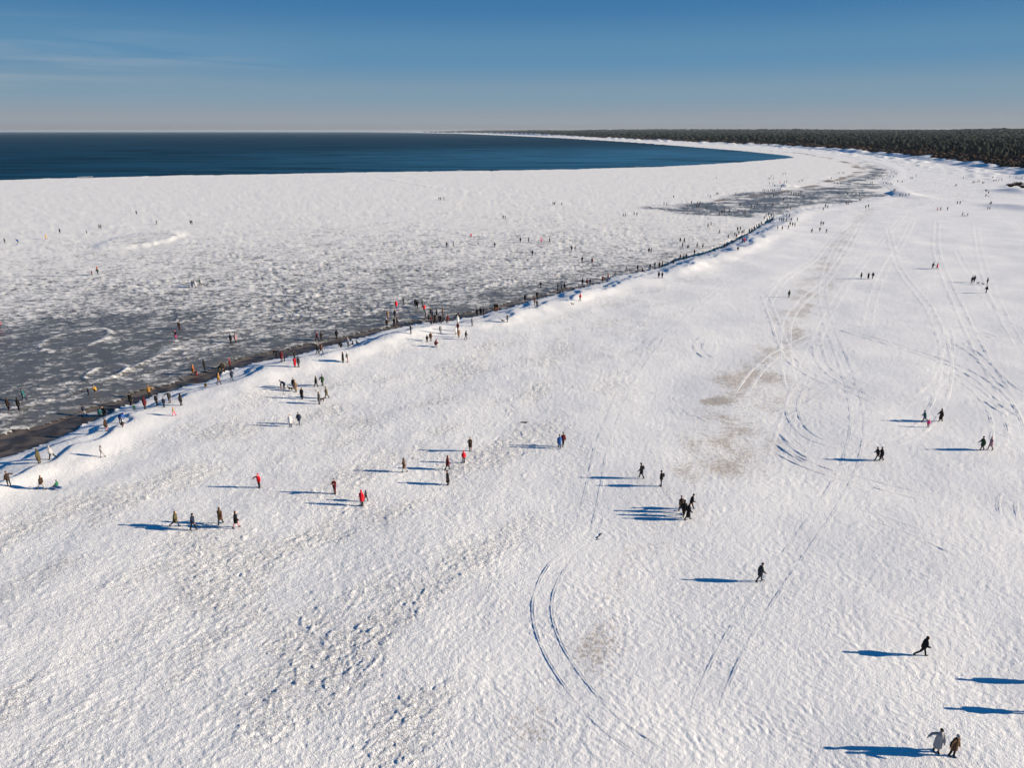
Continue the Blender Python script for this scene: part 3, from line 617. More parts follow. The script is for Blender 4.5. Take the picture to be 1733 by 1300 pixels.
P(332.8, 635.7, 'stand', 'T', 'dr', 'rd', 'small maroon child beside the orange-brown coat', 'hat', 'br', 0, .55)
P(346.7, 627, 'stand', 'L', 'bk', 'bk', 'person in black coat on the ice rim right of the orange-brown coat', 'hood', length=1)
P(371.6, 630.6, 'bend', 'R', 'bk', 'ol', 'left one of two dark figures bending over the channel', 'hat', 'bk', 0)
P(379.5, 626.5, 'bend', 'L', 'db', 'db', 'right one of two dark figures bending over the channel', 'hat', 'br', 0)
P(390, 624.5, 'stand', 'L', 'dr', 'bk', 'person in dark red jacket and red hat above the channel', 'hat', 'rd', 0)
P(371, 651, 'walk', 'R', 'ms', 'br', 'person in mustard-brown jacket stepping along the scarp crest', 'hood', length=0)
P(393, 644, 'walkb', 'R', 'nv', 'tl', 'person in dark teal-navy walking on the scarp right of mustard jacket', 'hat', 'bk', 1)
P(348.7, 655, 'sit', 'T', 'yl', 'br', 'small yellow-clad child sitting on the scarp left of mustard jacket', 'hat', 'tn', 0, .62)
P(297.8, 573, 'armsup', 'T', 'bk', 'pk', 'child in black top and bright pink trousers on the grey ice', 'hat', 'pk', 0, .85)
P(304, 558, 'stand', 'T', 'db', 'dr', 'person in brown-red coat on the ice above the bright pink child', 'hair', 'br', 1)
P(0, 556, 'armout', 90, 'rd', 'bk', 'person in red jacket with arm out, cut by the left picture edge', 'hat', 'rd', 0)
P(391, 581, 'stand', 'A', 'bk', 'bk', 'person in black, left one of a pair alone on the ice', 'hood', length=1)
P(399, 580, 'stand', 'A', 'mv', 'br', 'person in brownish pink, right one of a pair alone on the ice', 'hair', 'br', 1)
P(536.6, 577, 'walk', 'R', 'dr', 'bk', 'person in dark red and black on the ice rim, left of a black figure', 'hat', 'pp', 0)
P(544, 577, 'walkb', 'R', 'bk', 'bk', 'person in black on the ice rim, right of the dark red figure', 'hat', 'bk', 1)
P(570, 573, 'stand', 'A', 'bk', 'bk', 'lone person in black coat standing on the rim of the channel', 'hood', length=1)
P(469, 605, 'bend', 'L', 'bk', 'bk', 'black figure bent double at the far side of the channel', 'hat', 'bk', 0)
P(477, 612.5, 'stand', 'A', 'dr', 'dr', 'person in dark red coat with a navy child at the scarp', 'hood', length=1)
P(481.5, 611.7, 'stand', 'A', 'nv', 'bk', 'small navy child right of the dark red coat at the scarp', 'hat', 'nv', 0, .62)
P(499, 610, 'stand', 'L', 'bk', 'bk', 'dark figure directly behind the bright red coat on the scarp', 'hat', 'bk', 0)
P(499.5, 621, 'stand', 'A', 'rd', 'dr', 'person in bright red long coat on the scarp with dark companions', 'hair', 'bk', 2)
P(505.6, 621, 'stand', 'A', 'dg', 'bk', 'person in dark grey coat right of the bright red long coat', 'hood', length=1)
P(538, 600, 'walk', 'R', 'bk', 'bk', 'person in black striding with a brown-jacketed companion on the scarp', 'hair', 'br', 0)
P(544, 599, 'stride', 'R', 'br', 'db', 'person in brown jacket striding right of a black companion on the scarp', 'hat', 'dr', 0)
P(579, 589, 'crouch', 'L', 'bk', 'bk', 'crouching black figure on the scarp left of a beige hat', 'hood', length=1)
P(589.5, 587, 'stand', 'T', 'gy', 'dg', 'person in grey jacket and yellow-beige hat on the scarp', 'hat', 'tn', 0)
P(597, 585, 'sit', 'L', 'bk', 'bk', 'left one of two small dark figures sitting right of the beige hat', 'hat', 'bk', 0, .75)
P(603.7, 582.5, 'sit', 'R', 'dg', 'bk', 'right one of two small dark figures sitting right of the beige hat', 'hat', 'bk', 0, .7)
# crowd at the bend in the middle
P(670.8, 522, 'stand', 'A', 'rd', 'dr', 'person in orange-red coat on the ice above the middle crowd', 'hood', length=1)
P(682.8, 516, 'stand', 'L', 'bk', 'bk', 'lone black figure on the ice right of the orange-red coat', 'hat', 'bk', 0)
P(703, 519, 'stand', 'A', 'bk', 'bk', 'left one of two black figures close together on the ice', 'hood', length=1)
P(706.5, 521.5, 'walk', 'A', 'bk', 'bk', 'right one of two black figures close together on the ice', 'hat', 'bk', 1)
P(715, 520, 'stand', 'L', 'gn', 'bk', 'dark green figure behind the red jacket on the ice', 'hat', 'bk', 0)
P(718.3, 528.5, 'walk', 'A', 'rd', 'bk', 'person in red jacket and black trousers on the ice above the crowd', 'hat', 'bk', 0)
P(656.5, 539, 'stand', 'A', 'tn', 'mv', 'person in beige-pink coat on the grey ice rim', 'hair', 'br', 1)
P(655, 553.5, 'stand', 'T', 'db', 'bk', 'person in dark brown with white hat on the channel rim', 'hat', 'wt', 1)
P(668.3, 538, 'stand', 'A', 'nv', 'bk', 'navy figure on the rim above two black ones', 'hat', 'bk', 0)
P(667.3, 551.5, 'stand', 'A', 'bk', 'bk', 'left one of two black figures on the rim below the navy one', 'hat', 'bk', 1)
P(672, 551, 'walk', 'R', 'bk', 'bk', 'right one of two black figures on the rim below the navy one', 'hat', 'bk', 0)
P(695.4, 565, 'stand', 'L', 'bk', 'bk', 'lone person in black jacket on the scarp left of the middle crowd', 'hat', 'bk', 0)
P(745.8, 565, 'stand', 'T', 'gy', 'gy', 'pale grey figure alone on the slope below the middle crowd', 'hat', 'wt', 1)
P(775, 560, 'stand', 'T', 'dr', 'db', 'rear figure in dark red of the trio on the slope', 'hair', 'br', 1)
P(771.5, 566, 'stand', 'L', 'wt', 'tn', 'white-clad figure, left one of the trio on the slope', 'hat', 'tn', 1, .9)
P(776.5, 571, 'stand', 'T', 'tn', 'gy', 'front figure in beige coat of the trio on the slope', 'hat', 'wt', 2)
P(788.5, 574.5, 'walk', 'R', 'bk', 'bk', 'person in black walking right of the beige trio', 'hat', 'bk', 0)
P(723, 579, 'stand', 'T', 'db', 'bk', 'shorter dark brown figure left of the brown-grey coat', 'hat', 'bk', 1, .8)
P(729, 577.5, 'stand', 'T', 'br', 'dg', 'person in brown-grey jacket right of a shorter dark figure', 'hair', 'br', 1)
P(736, 586.5, 'crouch', 'R', 'dr', 'bk', 'person in maroon crouching over a pale sled', 'hood', length=1)
P(774.8, 549, 'stand', 'A', 'wt', 'gy', 'pale figure on the scarp crest right of the crowd', 'hat', 'wt', 1)
P(799.3, 551.5, 'stand', 'T', 'gy', 'dg', 'figure in grey and white alone on the scarp crest', 'hat', 'bk', 1)
P(776.8, 538, 'crouch', 'L', 'bk', 'bk', 'black figure crouching at the channel right of the crowd', 'hat', 'bk', 0)
P(807.6, 534.7, 'stand', 'A', 'bk', 'bk', 'left one of three black figures on the scarp', 'hat', 'bk', 1)
P(813.5, 534, 'pocket', 'A', 'bk', 'bk', 'middle one of three black figures on the scarp', 'hood', length=1)
P(819, 534, 'stand', 'R', 'nv', 'bk', 'right one of three dark figures on the scarp', 'hat', 'bk', 0)
P(838, 526, 'stand', 'A', 'bk', 'or_', 'left one of two in dark tops and orange trousers', 'hat', 'bk', 0)
P(841.5, 525.5, 'stand', 'T', 'db', 'or_', 'right one of two in dark tops and orange trousers', 'hat', 'br', 0)
P(858.6, 545.5, 'stand', 'L', 'dg', 'bk', 'person in dark grey with white hat beside a small dark dog', 'hat', 'wt', 1)
P(888.6, 510, 'stand', 'A', 'bk', 'bk', 'person in long black coat standing on the channel rim', 'hood', length=2)
P(909, 506, 'stand', 'A', 'bk', 'bk', 'tall slim black figure on the rim above a brown and grey pair', 'hat', 'bk', 1, 1.08)
P(904.7, 516, 'stand', 'L', 'br', 'bk', 'brown-clad one of the pair on the slope below a tall black figure', 'hair', 'br', 1)
P(908.6, 521.5, 'walk', 'T', 'dg', 'bk', 'grey-clad one of the pair on the slope below a tall black figure', 'hat', 'bk', 0)
P(981.6, 509.5, 'walk', 'R', 'rd', 'bk', 'person in red jacket and black trousers alone on the bright slope', 'hood', length=0)
P(325, 487, 'stand', 'L', 'bl', 'bk', 'blue-clad child, leftmost of the group of four on the pale ice', 'hat', 'bl', 0, .7)
P(325.8, 486, 'stand', 'R', 'bk', 'bk', 'black-clad adult behind a blue child on the pale ice', 'hat', 'bk', 1)
P(331.5, 487.5, 'stand', 'T', 'wt', 'gy', 'white-clad figure in the group of four on the pale ice', 'hat', 'wt', 1)
P(338.7, 483, 'walk', 'L', 'gn', 'bk', 'dark green figure, rightmost of the group of four on the pale ice', 'hat', 'bk', 0)
P(155.8, 465.5, 'stand', 'R', 'dr', 'db', 'short dark red child left of the red and green figure', 'hat', 'dr', 1, .7)
P(166, 465, 'walk', 'T', 'gn', 'gn', 'person in green carrying a child in a pinkish red suit on shoulders', 'hat', 'or_', 0, 1.1)
P(8.5, 411, 'stand', 'R', 'db', 'bk', 'dark figure at far left on the distant ice ridge', 'hat', 'bk', 1)
P(31, 411, 'bend', 'L', 'bl', 'bk', 'blue-clad figure with something blue at its feet on the ridge', 'hat', 'bk', 0)
P(78.5, 405, 'walk', 'L', 'yl', 'or_', 'person in bright yellow-orange suit on the distant ice ridge', 'hat', 'or_', 1)
# ------------------------------------------------------------------ tiny far figures, cluster by cluster
ORD = ['first', 'second', 'third', 'fourth', 'fifth', 'sixth', 'seventh', 'eighth', 'ninth', 'tenth', 'eleventh', 'twelfth', 'thirteenth', 'fourteenth', 'fifteenth', 'sixteenth']
FAR = []
def crowd(place, pts, group):
    pts = sorted(pts, key=lambda p: p[0]); n = len(pts)
    for i, p in enumerate(pts):
        x, y = p[:2]; rs = random.Random(int(x*53+y*17)); c = p[2] if len(p) > 2 else rs.choice(['bk', 'bk', 'bk', 'nv', 'dg', 'db', 'bk', 'bk', 'nv'])
        pose = p[3] if len(p) > 3 else rs.choice(['stand', 'stand', 'walk', 'walkb', 'pocket'])
        where = 'only figure' if n == 1 else ('leftmost figure' if i == 0 else 'rightmost figure' if i == n-1 else ORD[i]+' figure from left')
        name = {'rd': 'red ', 'dr': 'dark red ', 'pk': 'pink ', 'br': 'brown ', 'gy': 'grey '}.get(c, '')
        FAR.append((y, x, pose, rs.choice('ARLT'), c, rs.choice(['bk', 'bk', 'dg', 'nv']), name+where+' '+place, rs.choice(['hat', 'hood', 'hat']), rs.choice([0, 1, 1]), p[4] if len(p) > 4 else rs.uniform(.94, 1.05), group))
G1 = 'people on the rough ice'; G2 = 'people along the scarp'; G3 = 'people around the frozen lagoon'; G4 = 'people on the far beach'
crowd('in the dense middle crowd by the channel', [(721, 539, 'gy'), (726, 545.5), (728.5, 536), (730, 548.5, 'dr'), (732, 539), (733.5, 547.5), (736, 545), (739.3, 537), (743.8, 545.5), (746.5, 547), (749, 534, 'br'), (755, 545, 'gy'), (757.5, 546.5, 'dr')], 'people in the dense crowd by the channel')
crowd('of a row spread across the brash ice', [(756, 418), (767.6, 416, 'gy'), (797.4, 402, 'rd'), (837.3, 418.5), (880.7, 410), (894.5, 409.5), (901, 432.5), (916, 411, 'pk'), (930, 410.3), (967.3, 425), (973, 424.5), (985, 444), (1002, 446, 'dr')], G1)
crowd('of the few farthest on the open white ice', [(743, 339), (746, 339), (751.5, 339), (851.4, 370.5), (855, 370.5), (936, 346.6), (938.5, 346.8), (950.7, 347.4)], G1)
crowd('on the far left ice ridge beyond the yellow suit', [(101.6, 394.5), (147, 395, 'gn', 'stand', .65), (168.5, 387), (171.3, 387), (231.3, 363), (265.4, 379.5), (322.7, 379.5), (325.2, 379.5)], G1)
crowd('on the ice near the end of the dark shelf', [(1054.5, 367), (1058, 367), (1073, 365), (1077.7, 365), (1123.5, 347.5), (1128, 347.5), (1140, 335), (1163, 352), (1170, 345), (1179, 352), (1180.6, 346), (1182.5, 351), (1184.3, 346.6), (1195.5, 354.5)], G1)
crowd('of the line at the scarp right of red jacket', [(915, 487), (944, 491), (950, 494), (955, 490), (985.6, 482.5), (993.4, 483, 'dr'), (998.5, 481.5), (1020, 477, 'dr'), (1029, 473.6, 'dr'), (1060, 460, 'gy'), (1079, 458), (1087, 461, 'bk', 'sit')], G2)
crowd('of the scarp stretch above the dark pair', [(1100, 456), (1108, 453), (1115.6, 452.6), (1120.5, 451.5), (1140.5, 447, 'bk', 'crouch'), (1151, 439), (1157, 439), (1161, 437.5), (1175, 430.5), (1179.4, 419), (1189, 421)], G2)
crowd('standing on the bright slope below the scarp', [(1114.6, 470.6, 'dg'), (1120.5, 471)], G2)
crowd('on the brash ice beside the scarp', [(1098, 428), (1101.7, 428), (1151, 410), (1155, 418.6), (1158, 411), (1163, 420.6, 'bk', 'crouch'), (1198, 385), (1203, 382, 'br'), (1217.5, 395.6)], G1)
crowd('of the busy scarp left of the dense dark crowd', [(1225.6, 420), (1232, 404), (1243, 400), (1246, 403, 'dr'), (1248, 391), (1250, 397), (1252.6, 390), (1255.6, 397, 'dr'), (1256.2, 410.5, 'dr'), (1258.7, 395), (1259.5, 410, 'rd'), (1248.5, 423, 'bk', 'sit'), (1267.7, 394), (1272, 392.5)], G2)
crowd('in the dense dark crowd at the shelf end', [(1276, 389), (1280, 386), (1284, 384), (1288, 381), (1293, 372), (1296, 368), (1298, 375), (1300, 366), (1302, 372), (1303.5, 378), (1305, 368), (1307, 374), (1309, 370, 'dr')], 'people in the dense crowd at the shelf end')
crowd('right of the dense dark crowd on the snow', [(1316, 388.7), (1319, 374), (1322.6, 375), (1323.6, 389.4, 'br'), (1326, 375), (1330.4, 375.5), (1331, 367), (1334, 387.5), (1335.6, 368), (1337, 382), (1338.7, 374.5), (1341, 383), (1344.8, 384), (1349, 375)], G4)
crowd('of five below the lagoon on the beach', [(1373.4, 394), (1387, 392, 'br'), (1389, 381.5), (1392.8, 381.5), (1398, 394.4)], G4)
crowd('along the near lagoon shore', [(1392.8, 357), (1396.7, 351), (1400.6, 352.6), (1432, 346), (1435, 346.3), (1454, 340.5), (1456.5, 340.3), (1464.8, 352.6), (1469.5, 351)], G3)
crowd('walking over the dark shelf edge', [(1213.5, 359), (1217, 364), (1221, 361), (1223.3, 360.5), (1226, 359), (1234, 360.5), (1248.7, 359.6), (1260.5, 361)], G3)
crowd('on the near half of the lagoon ice', [(1252, 349), (1271, 352.4), (1276.7, 352.7), (1281, 346, 'dr'), (1296, 349.6), (1307.5, 349.6), (1309, 334), (1326, 339.6), (1333, 352), (1337.5, 355.3), (1338, 338.5), (1359, 334.7), (1361.3, 335)], G3)
crowd('of the row across the middle lagoon', [(1338.7, 329.5), (1343, 330), (1347, 330), (1351, 330), (1355, 330), (1416.7, 330), (1419.6, 330.4), (1434, 330.4), (1441.4, 330), (1448.3, 331), (1454.4, 331)], G3)
crowd('of the line on the pale bar left of the lagoon', [(1291, 324.6), (1294, 325), (1297.5, 324.4), (1300, 325), (1304, 324.5), (1307, 325), (1310, 324.5), (1320.5, 321.5), (1322.5, 317.5)], G3)
crowd('on the white ice left of the sand bar', [(1202.5, 335, 'gy'), (1212.7, 302.5), (1213, 330), (1215, 330), (1245, 330, 'bk', 'armsup')], G1)
crowd('near the snow mound on the outer ice', [(1302, 312), (1308, 313), (1311, 316), (1320, 311, 'rd'), (1327, 310), (1331, 309.5), (1352, 308.6), (1356, 307.2), (1358, 307)], G3)
crowd('of the farthest group towards the sea', [(1301, 303.4), (1303, 303.4), (1305, 299), (1309, 303), (1325, 295.6), (1329, 295.6)], G3)
crowd('around the sand bar on the upper lagoon', [(1406.6, 303.6), (1411.5, 311.4), (1417, 312.7), (1418, 294.3), (1420.5, 294.3), (1422.7, 312), (1425.3, 312), (1426, 294), (1428, 294), (1436.6, 307), (1464, 304.4), (1473.5, 310.5), (1476, 310.7)], G3)
crowd('gathered at the lagoon far corner', [(1477, 298.4), (1481, 299), (1484, 299), (1489, 299), (1493, 295), (1493.5, 304.4), (1499.4, 297.5), (1502, 297.3), (1506, 300.5), (1509, 293), (1511.5, 300.5), (1513, 292), (1515.5, 295), (1517.5, 296)], G3)
crowd('on the beach right of the lagoon corner', [(1494.6, 311.4), (1498.4, 311.4), (1500, 311.6), (1502.5, 313), (1506, 313.3), (1509, 313.3), (1512, 324.3), (1514.2, 324.3), (1519, 308), (1522, 331.8), (1524.2, 331.8), (1526.6, 308.8), (1527.5, 332), (1532.6, 331.8), (1538, 331)], G4)
crowd('on the empty far beach below the forest', [(1538, 288), (1541, 303), (1543.6, 303), (1550, 299), (1616.7, 315.4), (1618.8, 314.9), (1629.7, 302.5), (1646, 310), (1648.3, 310), (1654.6, 308.6), (1656.8, 308.3), (1662.3, 311), (1664.6, 311)], G4)
crowd('by the brown bush at the right', [(1667.4, 324.5), (1669.7, 324.8), (1672.5, 328), (1680, 301.6), (1680.8, 307), (1683.2, 307), (1685.5, 306.6), (1690, 306.6), (1695, 306), (1708.4, 300.8), (1719, 301.6), (1729, 303)], G4)
crowd('of the small parties on the right beach', [(1586.3, 356.3, 'rd'), (1591.4, 356.3), (1603, 356), (1619.7, 345.5), (1624.4, 345.5), (1628.4, 365.7), (1637, 366), (1668, 333.4), (1671, 355), (1674.4, 355), (1674.8, 346.6), (1676.8, 346.4)], G4)
FAR.sort(key=lambda f: -f[0]); KEEP = 300-len(LABELS)-2; rest = []
for i, (y, x, pose, fc, c, lg_, lab, hd_, ln, sz, gr) in enumerate(FAR):
    o = person(x, y, pose, fc, c, lg_, lab, hd_, length=ln, size=sz, group=gr, lod=True, sink=.05)
    if i >= KEEP: rest.append(o)
V = []; F = []; I = []; mats = []             # beyond the 300 nearest: the smallest figures as one mass
for o in rest:
    me = o.data; mw = o.matrix_basis; o0 = len(V); V += [mw @ v.co for v in me.vertices]; ix = []
    for s_ in o.material_slots:
        if s_.material not in mats: mats.append(s_.material)
        ix.append(mats.index(s_.material))
    for p in me.polygons: F.append(tuple(v+o0 for v in p.vertices)); I.append(ix[p.material_index])
    LABELS.remove(o['label']); bpy.data.objects.remove(o)
o = mesh_obj('distant_crowd', V, F, mats); o.data.polygons.foreach_set('material_index', I)
tag(o, 'tiny far-off figures scattered around the lagoon and the far beach', 'crowd', kind='stuff')
# ------------------------------------------------------------------ dogs, sleds, litter
def dog_mesh():
    V = Vector; parts = [tube([V((0, -.28, .40)), V((0, -.05, .40)), V((0, .2, .42))], [(.09, .10), (.085, .10), (.11, .13)]), tube([V((0, .22, .47)), V((0, .36, .60))], [(.075, .08), (.06, .07)]),
        ball((0, .40, .63), (.065, .085, .07)), tube([V((0, .44, .615)), V((0, .54, .59))], [(.038, .035), (.028, .026)], 8), tube([V((0, -.32, .44)), V((0, -.45, .55)), V((0, -.50, .66))], [(.035, .035), (.028, .028), (.018, .018)], 8)]
    for sx in (-1, 1):
        parts += [tube([V((sx*.07, .19, .36)), V((sx*.07, .17, .20)), V((sx*.07, .20, .03))], [(.05, .06), (.032, .035), (.028, .032)], 8),
                  tube([V((sx*.07, -.25, .38)), V((sx*.075, -.17, .24)), V((sx*.075, -.29, .14)), V((sx*.075, -.26, .03))], [(.06, .075), (.045, .05), (.028, .03), (.028, .034)], 8),
                  tube([V((sx*.045, .38, .68)), V((sx*.06, .36, .76))], [(.025, .014), (.012, .008)], 6)]
    return fused(*merge(parts), .018, .35)
DOG = dog_mesh(); DOG.materials.append(None)
def dog(x, y, face, c, label, size=1.0):
    X, Y, Z = ground(x, y); o = bpy.data.objects.new('dog', DOG); col.objects.link(o); slot(o, 0, cloth(c)); o.location = (X, Y, Z-.02); o.scale = (size,)*3
    o.rotation_euler = (0, 0, -R(HEAD[face]+10)); tag(o, label, 'dog', 'dogs out on the beach')
dog(491.5, 661, 'L', 'bk', 'small black dog at the feet of the tan coat'); dog(545.8, 679.5, 'R', 'br', 'brown dog beside the dark grey figure')
dog(1654.8, 480.5, 'R', 'dg', 'left one of two small dogs on the right beach', .8); dog(1663, 482, 'L', 'bk', 'right one of two small dogs on the right beach', .8)
dog(851, 545.5, 'L', 'bk', 'small dark dog on the bright slope beside grey figure', 1.0); dog(968.5, 516.5, 'L', 'dg', 'dark dog on the snow below the lone red jacket', .9)
dog(1633, 366.3, 'L', 'bk', 'tiny dog between two walkers on the far right beach'); dog(1672.3, 333, 'R', 'dg', 'tiny dog by a dark pair near the brown bush')
def sled(x, y, rz, c, label):
    X, Y, Z = ground(x, y); e = bpy.data.objects.new('sled', None); col.objects.link(e); e.location = (X, Y, Z); e.rotation_euler = (0, 0, R(rz)); m = cloth(c)
    for sx in (-.19, .19):
        V, F = tube([(sx, -.5, .03), (sx, .35, .03), (sx, .52, .10), (sx, .58, .22)], [(.018, .02)]*4, 8); mesh_obj('runner', V, F, [m], e)
        for yy in (-.3, .2): V, F = tube([(sx, yy, .04), (sx*.9, yy, .2)], [(.015, .015)]*2, 6); mesh_obj('strut', V, F, [m], e)
    for k in range(4):
        cx = -.165+k*.11; V = [(cx+a*.048, b, .205+c_*.02) for c_ in (0, 1) for a, b in ((-1, -.48), (1, -.48), (1, .42), (-1, .42))]
        mesh_obj('slat', V, [(0, 3, 2, 1), (4, 5, 6, 7), (0, 1, 5, 4), (1, 2, 6, 5), (2, 3, 7, 6), (3, 0, 4, 7)], [m], e, False)
    tag(e, label, 'sled', 'sleds on the beach'); return e
sled(97.5, 828, 70, 'bl', 'blue sled with a green-clad child, pulled at lower left'); sled(739.5, 587.5, 40, 'wt', 'pale sled below the maroon crouching person'); sled(29, 414.5, 20, 'bl', 'small blue sled on the distant ice ridge at left')
k = person(98, 828, 'sit', 'L', 'gg', 'bk', 'child in green and black sitting on the blue sled', 'hat', 'gn', 0, .7); k.location.z += .2
k = person(166.2, 465, 'sit', 'T', 'or_', 'rd', 'child in pinkish red suit riding on the green-clad shoulders', 'hat', 'rd', 0, .62); k.location.z += 1.52
# driftwood and small dark debris
X, Y, Z = ground(888, 716); V, F = tube([(-.55, 0, .08), (-.2, .05, .10), (.2, -.03, .11), (.5, .06, .16)], [(.05, .06), (.09, .08), (.10, .10), (.04, .05)], 9)
o = mesh_obj('driftwood', V, F, [cloth('bk')]); o.location = (X, Y, Z-.02); tag(o, 'black piece of driftwood lying on the lumpy middle beach', 'driftwood')
for (x, y, l, a, nm) in ((1012, 914, .35, 20, 'dark blue scrap lying below two sticks on plain snow'), (1013, 909.5, .55, 55, 'lower one of two thin sticks in the snow'), (1017, 905, .5, 60, 'upper one of two thin sticks in the snow')):
    X, Y, Z = ground(x, y); V, F = tube([(-l/2, 0, .03), (0, .02, .05), (l/2, 0, .03)], [(.03, .03), (.05 if l < .4 else .03, .04), (.02, .02)], 7)
    o = mesh_obj('debris' if l < .4 else 'stick', V, F, [cloth('nv' if l < .4 else 'bk')]); o.location = (X, Y, Z); o.rotation_euler = (0, 0, R(a)); tag(o, nm, 'litter' if l < .4 else 'stick')
d_ = [l for l in set(LABELS) if LABELS.count(l) > 1]; print('PEOPLE', len(LABELS), 'DUP', d_, 'LONG', [l for l in LABELS if len(l.split()) > 16])
# ------------------------------------------------------------------ tyre tracks pressed into the snow
def smooth_line(P_, step):
    P_ = [np.array(p) for p in P_]; P_ = [2*P_[0]-P_[1]]+P_+[2*P_[-1]-P_[-2]]; out = []
    for i in range(1, len(P_)-2):
        a, b, c, d = P_[i-1:i+3]; n = max(2, int(np.linalg.norm(c-b)/step))
        for t in np.linspace(0, 1, n, endpoint=False): out.append(.5*((2*b)+(-a+c)*t+(2*a-5*b+4*c-d)*t*t+(-a+3*b-3*c+d)*t**3))
    out.append(P_[-2]); return np.array(out)
def track(px, gauge=1.6, h=.05, wd=.12):
    line = smooth_line([flat(x, y, .7) for x, y in px], .45); tn = np.gradient(line, axis=0); tn /= np.linalg.norm(tn, axis=1)[:, None]+1e-9
    nr = np.stack([-tn[:, 1], tn[:, 0]], 1); V = []; F = []
    for sd in ((-1, 1) if gauge else (0,)):
        c = line+nr*sd*gauge/2; o0 = len(V)
        hj = h*(.58 if h < .08 else .52)*(.35+.9*np.clip(.5+perlin(c[:, 0]/1.7, c[:, 1]/1.7, 130)*1.2, 0, 1))
        ln = np.concatenate([[0], np.cumsum(np.linalg.norm(np.diff(c, axis=0), axis=1))]); hj = (hj+.05)*np.clip(np.minimum(ln, ln[-1]-ln)/7, 0, 1)-.05      # run out at both ends
        for i, p in enumerate(c):
            rr_ = math.hypot(*p); w_ = wd*(1+rr_/110); hj[i] *= (1+rr_/140) if hj[i] > 0 else 1
            for (q, zz) in ((-1.6, -.05), (-.7, hj[i]*.8), (-.15, -.02), (.55, hj[i]), (1.5, -.05)):
                v = p+nr[i]*q*w_; V.append((v[0], v[1], gz_at(v[0], v[1])+zz))
        for i in range(len(c)-1):
            for k in range(4): a = o0+i*5+k; F.append((a, a+1, a+6, a+5))
    o = mesh_obj('tyre_track', V, F, [M['snow']]); o['kind'] = 'structure'
for px, g, h in [([(1290, 1400), (1180, 1330), (1075, 1258), (1020, 1215), (960, 1140), (928, 1080), (918, 1030), (930, 985), (960, 940), (985, 900)], 1.5, .056), ([(945, 965), (985, 900), (1006, 820), (1025, 740), (1075, 630), (1150, 540), (1240, 465), (1340, 405)], 1.5, .03),
    ([(1585, 370), (1584, 420), (1598, 465), (1622, 520), (1655, 590), (1690, 650), (1712, 690)], 1.7, .05), ([(1616, 420), (1632, 450), (1650, 475), (1690, 540)], 1.6, .04),
    ([(1290, 490), (1302, 520), (1325, 580), (1345, 615), (1395, 645), (1440, 660), (1500, 690), (1560, 705)], 1.6, .05),
    ([(1240, 628), (1195, 603), (1182, 588), (1190, 575), (1215, 568), (1260, 566)], 1.5, .05),
    ([(1292, 735), (1310, 755), (1345, 778), (1400, 800), (1470, 818), (1560, 842), (1660, 870)], 1.7, .11), ([(1300, 725), (1330, 758), (1375, 785), (1440, 806)], 1.2, .12), ([(1312, 712), (1345, 752), (1400, 782)], 1.2, .10),
    ([(1295, 720), (1300, 700), (1330, 692), (1400, 700), (1475, 715)], 1.5, .05),
    ([(1380, 545), (1384, 590), (1400, 625), (1450, 660), (1480, 690)], 1.6, .05), ([(1395, 545), (1450, 566), (1530, 590), (1620, 622), (1680, 660), (1712, 705), (1725, 760)], 1.6, .06),
    ([(1630, 662), (1665, 675), (1700, 700), (1760, 735)], 1.4, .11), ([(1590, 565), (1650, 600), (1700, 650), (1760, 690)], 1.5, .06), ([(1655, 722), (1690, 738), (1712, 745)], 0, .13),
    ([(1168, 805), (1200, 830), (1230, 855), (1265, 880)], 1.4, .05), ([(1392, 430), (1350, 455), (1320, 480), (1295, 520)], 1.6, .04), ([(1440, 372), (1405, 405), (1375, 440), (1330, 470), (1280, 500)], 1.6, .04),
    ([(1545, 370), (1525, 410), (1500, 450), (1478, 500), (1465, 560)], 1.7, .04), ([(1460, 372), (1440, 410), (1400, 470), (1340, 530), (1330, 600), (1345, 680)], 1.6, .04), ([(1733, 820), (1705, 850), (1715, 890), (1760, 930)], 1.5, .06),
    ([(1600, 545), (1605, 590), (1590, 640), (1560, 672), (1510, 685), (1460, 672)], 1.5, .04),
    ([(1150, 1300), (1240, 1100), (1330, 960), (1400, 860), (1440, 780), (1450, 700), (1430, 620), (1400, 540), (1395, 470), (1430, 400), (1500, 345)], 1.6, .035),
    ([(1733, 1010), (1600, 930), (1480, 880), (1380, 860), (1280, 870), (1200, 900)], 1.6, .035), ([(1060, 620), (1110, 570), (1190, 510), (1270, 450), (1370, 390), (1450, 350)], 1.6, .04),
    ([(1733, 590), (1640, 560), (1540, 545), (1440, 550), (1360, 575), (1290, 620), (1240, 690)], 1.6, .045), ([(1650, 380), (1660, 440), (1690, 520), (1733, 600)], 1.6, .04),
    ([(1500, 380), (1520, 450), (1570, 520), (1600, 600), (1590, 680), (1540, 740), (1450, 760), (1370, 740), (1340, 690), (1370, 640), (1440, 620)], 1.5, .045),
    ([(1120, 660), (1180, 700), (1250, 720), (1330, 700), (1400, 650), (1480, 620), (1580, 625), (1650, 660), (1690, 720), (1680, 790)], 1.5, .045),
    ([(1350, 740), (1352, 775), (1390, 795), (1440, 792), (1455, 765), (1430, 745)], 1.4, .05), ([(1540, 350), (1480, 420), (1420, 500), (1370, 600), (1330, 720), (1300, 840)], 1.6, .03)]: track(px, g, h)
